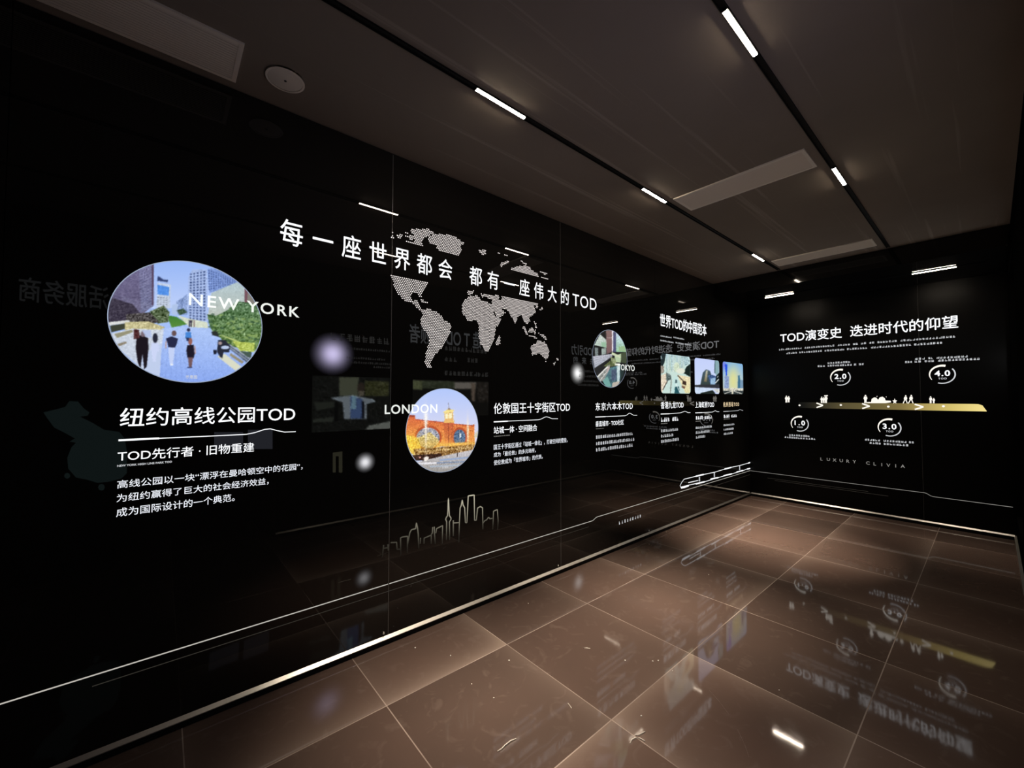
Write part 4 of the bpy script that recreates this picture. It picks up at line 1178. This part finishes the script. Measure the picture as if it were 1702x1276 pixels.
rbar('small_wall_text', 'faint mirrored lines of print beside the pale violet glow', [((548, 564), (648, 574))], .09, m=M_RWD)
rbar('small_wall_text', 'faint mirrored paragraph under the violet glow', [((575, 581), (648, 585)), ((575, 595), (640, 600)), ((575, 603), (650, 607)), ((620, 611), (648, 613))], .028)
rbar('small_wall_text', 'faint mirrored figures and lines below the southern map', [((738, 582), (810, 588)), ((738, 600), (760, 602)), ((776, 602), (794, 603)), ((738, 624), (812, 626))], .07)
rbar('small_wall_text', 'faint mirrored paragraph left of the stairway picture', [((962, 618), (1000, 620)), ((962, 626), (996, 628)), ((962, 634), (1000, 636)), ((960, 641), (995, 642))], .045)


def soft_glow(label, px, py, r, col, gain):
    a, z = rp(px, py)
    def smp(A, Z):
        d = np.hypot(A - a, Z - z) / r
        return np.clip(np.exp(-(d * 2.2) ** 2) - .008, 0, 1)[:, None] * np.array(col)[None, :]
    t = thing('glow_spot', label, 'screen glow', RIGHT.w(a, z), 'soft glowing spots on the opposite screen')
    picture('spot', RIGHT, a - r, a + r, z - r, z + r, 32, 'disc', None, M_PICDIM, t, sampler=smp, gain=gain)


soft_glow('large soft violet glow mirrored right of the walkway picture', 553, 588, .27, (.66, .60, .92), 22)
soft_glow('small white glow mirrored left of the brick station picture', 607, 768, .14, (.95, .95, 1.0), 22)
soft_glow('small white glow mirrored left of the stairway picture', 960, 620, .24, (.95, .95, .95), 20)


def arms_out():
    p = Painter(500, 530, 7.506, 1351, 1400, 6.0, (16, 18, 16)); F = p.fill
    F([(150, 720), (1140, 700), (1140, 1400), (150, 1400)], (22, 24, 22), noise=6)
    F([(480, 725), (725, 725), (715, 960), (480, 960)], (84, 88, 72)); F([(800, 770), (1100, 780), (1100, 960), (800, 960)], (58, 60, 36), noise=10)
    F([(160, 1040), (420, 1030), (420, 1100), (200, 1140)], (44, 48, 42)); F([(150, 1250), (420, 1220), (420, 1280), (150, 1290)], (50, 54, 48))
    F([(380, 980), (650, 950), (700, 960), (900, 1000), (940, 1030), (820, 1060), (820, 1250), (540, 1250), (520, 1040), (400, 1000)], (128, 138, 146)); F([(620, 960), (770, 1000), (770, 1240), (620, 1240)], (74, 96, 140)); F([(640, 960), (690, 960), (690, 1120), (625, 1120)], (120, 156, 176)); p.ell(750, 860, 46, 70, (52, 44, 38)); F([(720, 900), (800, 900), (780, 960), (720, 960)], (96, 90, 78))
    F([(420, 1040), (470, 1040), (470, 1280), (410, 1280)], (10, 12, 12)); F([(760, 1020), (790, 1030), (790, 1240), (765, 1240)], (10, 12, 20))
    F([(850, 1330), (1130, 1270), (1130, 1370), (800, 1380)], (120, 124, 118))
    return p.finish(.15, 4)


def strip_scene():
    p = Painter(660, 520, 7.978, 1436, 1276, 6.0, (18, 18, 16)); F = p.fill
    F([(205, 890), (760, 905), (760, 1000), (205, 1000)], (60, 66, 50), noise=12); F([(205, 890), (330, 900), (330, 1020), (205, 1010)], (98, 104, 74), noise=10)
    F([(765, 915), (1050, 920), (1040, 1010), (765, 1010)], (130, 124, 116)); F([(980, 930), (1040, 930), (1030, 1170), (990, 1170)], (110, 96, 84)); F([(1060, 920), (1220, 920), (1220, 1180), (1060, 1180)], (40, 36, 32), noise=14)
    return p.finish(.1, 5)


def r_picture(label, quad, painter, gain, N=64, shape='rect'):
    (x0, y0), (x1, y1), (x2, y2) = quad     # left-top, right-top, right-bottom in the reflection
    b0, b1 = rp(x0, y0), rp(x1, y1); zb = rp(x2, y2)[1]; ztop = (b0[1] + b1[1]) / 2
    t = thing('wall_picture', label, 'wall picture', RIGHT.w((b0[0] + b1[0]) / 2, (ztop + zb) / 2))
    picture('picture', RIGHT, b1[0], b0[0], zb, ztop, N, shape, painter, M_PICDIM, t, gain=gain)


r_picture('dim mirrored picture of a person in a pale shirt with arms stretched out', ((519, 626), (649, 626), (649, 712)), arms_out(), 10.0, 90)
r_picture('dim mirrored picture strip above the brick station picture', ((686, 631), (812, 634), (812, 690)), strip_scene(), 9.0, 60)

# map-shaped print
cq = crop(0, 440, 2.774)
china = [cq(p) for p in ((200, 680), (250, 668), (300, 655), (320, 628), (360, 630), (385, 660), (412, 680), (405, 695), (370, 700), (430, 730), (480, 760), (550, 770), (575, 800), (585, 860), (585, 960), (560, 985), (500, 1000), (450, 1005), (400, 990), (350, 980), (315, 940), (310, 890), (330, 840), (350, 820), (320, 815), (345, 800), (300, 775), (250, 750), (220, 710))]
isl = [[cq((x + r * math.cos(k * math.pi / 4), y + r * math.sin(k * math.pi / 4))) for k in range(8)] for x, y, r in ((310, 972, 14), (468, 1025, 16))]
o = flat('map_print', RIGHT, [[rp(*p) for p in q][::-1] for q in [china] + isl], glow('dim teal map print', (.10, .17, .17), 1.0)); centre_origin(o, RIGHT.w(*rp(150, 740)))
tag(o, 'faint mirrored teal land outline left of the largest caption block', 'wall map')
for lab, q in (('faint mirrored pale panel behind the largest caption, wider of two', [(356, 718), (404, 718), (404, 747), (356, 747)]), ('faint mirrored pale panel behind the largest caption, right one', [(412, 714), (453, 714), (453, 746), (412, 746)]),
               ('faint mirrored beige bracket left of the small white glow', [(553, 752), (569, 750), (569, 785), (563, 785), (563, 758), (558, 758), (558, 785), (553, 785)])):
    o = flat('panel_print', RIGHT, [[rp(*p) for p in q][::-1]], glow('dim lilac panel' if 'pale' in lab else 'dim beige panel', (.16, .17, .22) if 'pale' in lab else (.2, .19, .12), 2.2))
    centre_origin(o, RIGHT.w(*rp(*q[0]))); tag(o, lab, 'wall graphic')

# ================================================================== LITTER ON THE FLOOR
def shaving(label, pts, r=.0022, lift=.003):
    w = []
    for i, p in enumerate(pts):
        x, y = at_floor(*p); w.append((x, y, r + lift * math.sin(math.pi * i / max(1, len(pts) - 1))))
    b = MB(); b.tube(w, r, 6); o = b.build('plastic_shaving', M_SHAV, None, True)
    centre_origin(o, (w[0][0], w[0][1], 0)); return tag(o, label, 'litter', 'pale shavings on the floor')


shaving('longest pale wavy shaving on the tiles near the bottom edge', [(827, 1249), (834, 1245), (839, 1240), (844, 1236), (849, 1232), (858, 1228)])
shaving('pale hooked shaving lying on the grout line', [(1047, 1236), (1050, 1230), (1056, 1227), (1064, 1228), (1072, 1232)])
shaving('pale curved shaving just above the hooked one', [(1056, 1222), (1062, 1222), (1068, 1219), (1072, 1216)])
shaving('short pale chip left of the long grout line', [(944, 1169), (947, 1173), (950, 1177)], .0018, .001)
shaving('short flat chip in the middle of a reddish tile', [(969, 1077), (975, 1077), (981, 1078)], .0018, .001)
SP = [(821, 1160), (1039, 1098), (1118, 1115), (1085, 1099), (1094, 1098), (690, 1077), (749, 1090), (878, 1003), (1107, 884), (1178, 955), (933, 951), (846, 1098), (784, 1137), (1066, 1190), (1295, 1147)]
for i, p in enumerate(SP):
    x, y = at_floor(*p); r = .0028 + .0018 * random.random()
    if i == 0:
        bm = bmesh.new(); bmesh.ops.create_icosphere(bm, subdivisions=2, radius=1.0)
        for vtx in bm.verts: vtx.co *= 1 + .25 * (random.random() - .5)
        me = bpy.data.meshes.new('plaster_crumb'); bm.to_mesh(me); bm.free(); me.materials.append(M_CRUMB)
        crumb = bpy.data.objects.new('plaster_crumb', me); o = crumb
    else: o = crumb.copy()
    COL.objects.link(o); o.location = (x, y, r * .7); o.scale = (r, r * 1.2, r * .7); o.rotation_euler = (0, 0, i)
    tag(o, 'tiny white crumb lying on the brown floor tiles', 'litter', 'white crumbs on the floor')
pts = [at_floor(*p) for p in ((1178, 1146), (1196, 1166), (1212, 1188), (1226, 1212), (1238, 1238), (1245, 1258))]
sv = []
for i, (x, y) in enumerate(pts):
    w_ = .0022 * math.sin(math.pi * (i + .4) / 6); sv += [(x - w_, y - w_, .0006), (x + w_, y + w_, .0006)]
o = mesh_obj('floor_scuff', sv, [(2 * i, 2 * i + 1, 2 * i + 3, 2 * i + 2) for i in range(5)], plain('pale scuff', (.26, .21, .18), .5))
centre_origin(o, (*pts[0], 0)); tag(o, 'long thin curved scuff mark on the tiles left of the bright lamp reflection', 'scuff mark')
# small clips showing just above the steel strip
for i, (px, py, lab) in enumerate(((637, 1051, 'white clip on the steel strip beside the dark glass joint'), (927, 939, 'white clip on the steel strip below the brick station caption'), (1078, 881, 'white clip on the steel strip below the nine characters'))):
    x, z = at_left(px, py)
    b = MB(); b.cyl_z(0, 0, .006, -.006, .006, 12, .004); o = b.build('strip_clip', M_CRUMB)
    o.location = (x, Y_LEFT - .006, max(z, .066)); tag(o, lab, 'clip', 'small clips above the steel strip')
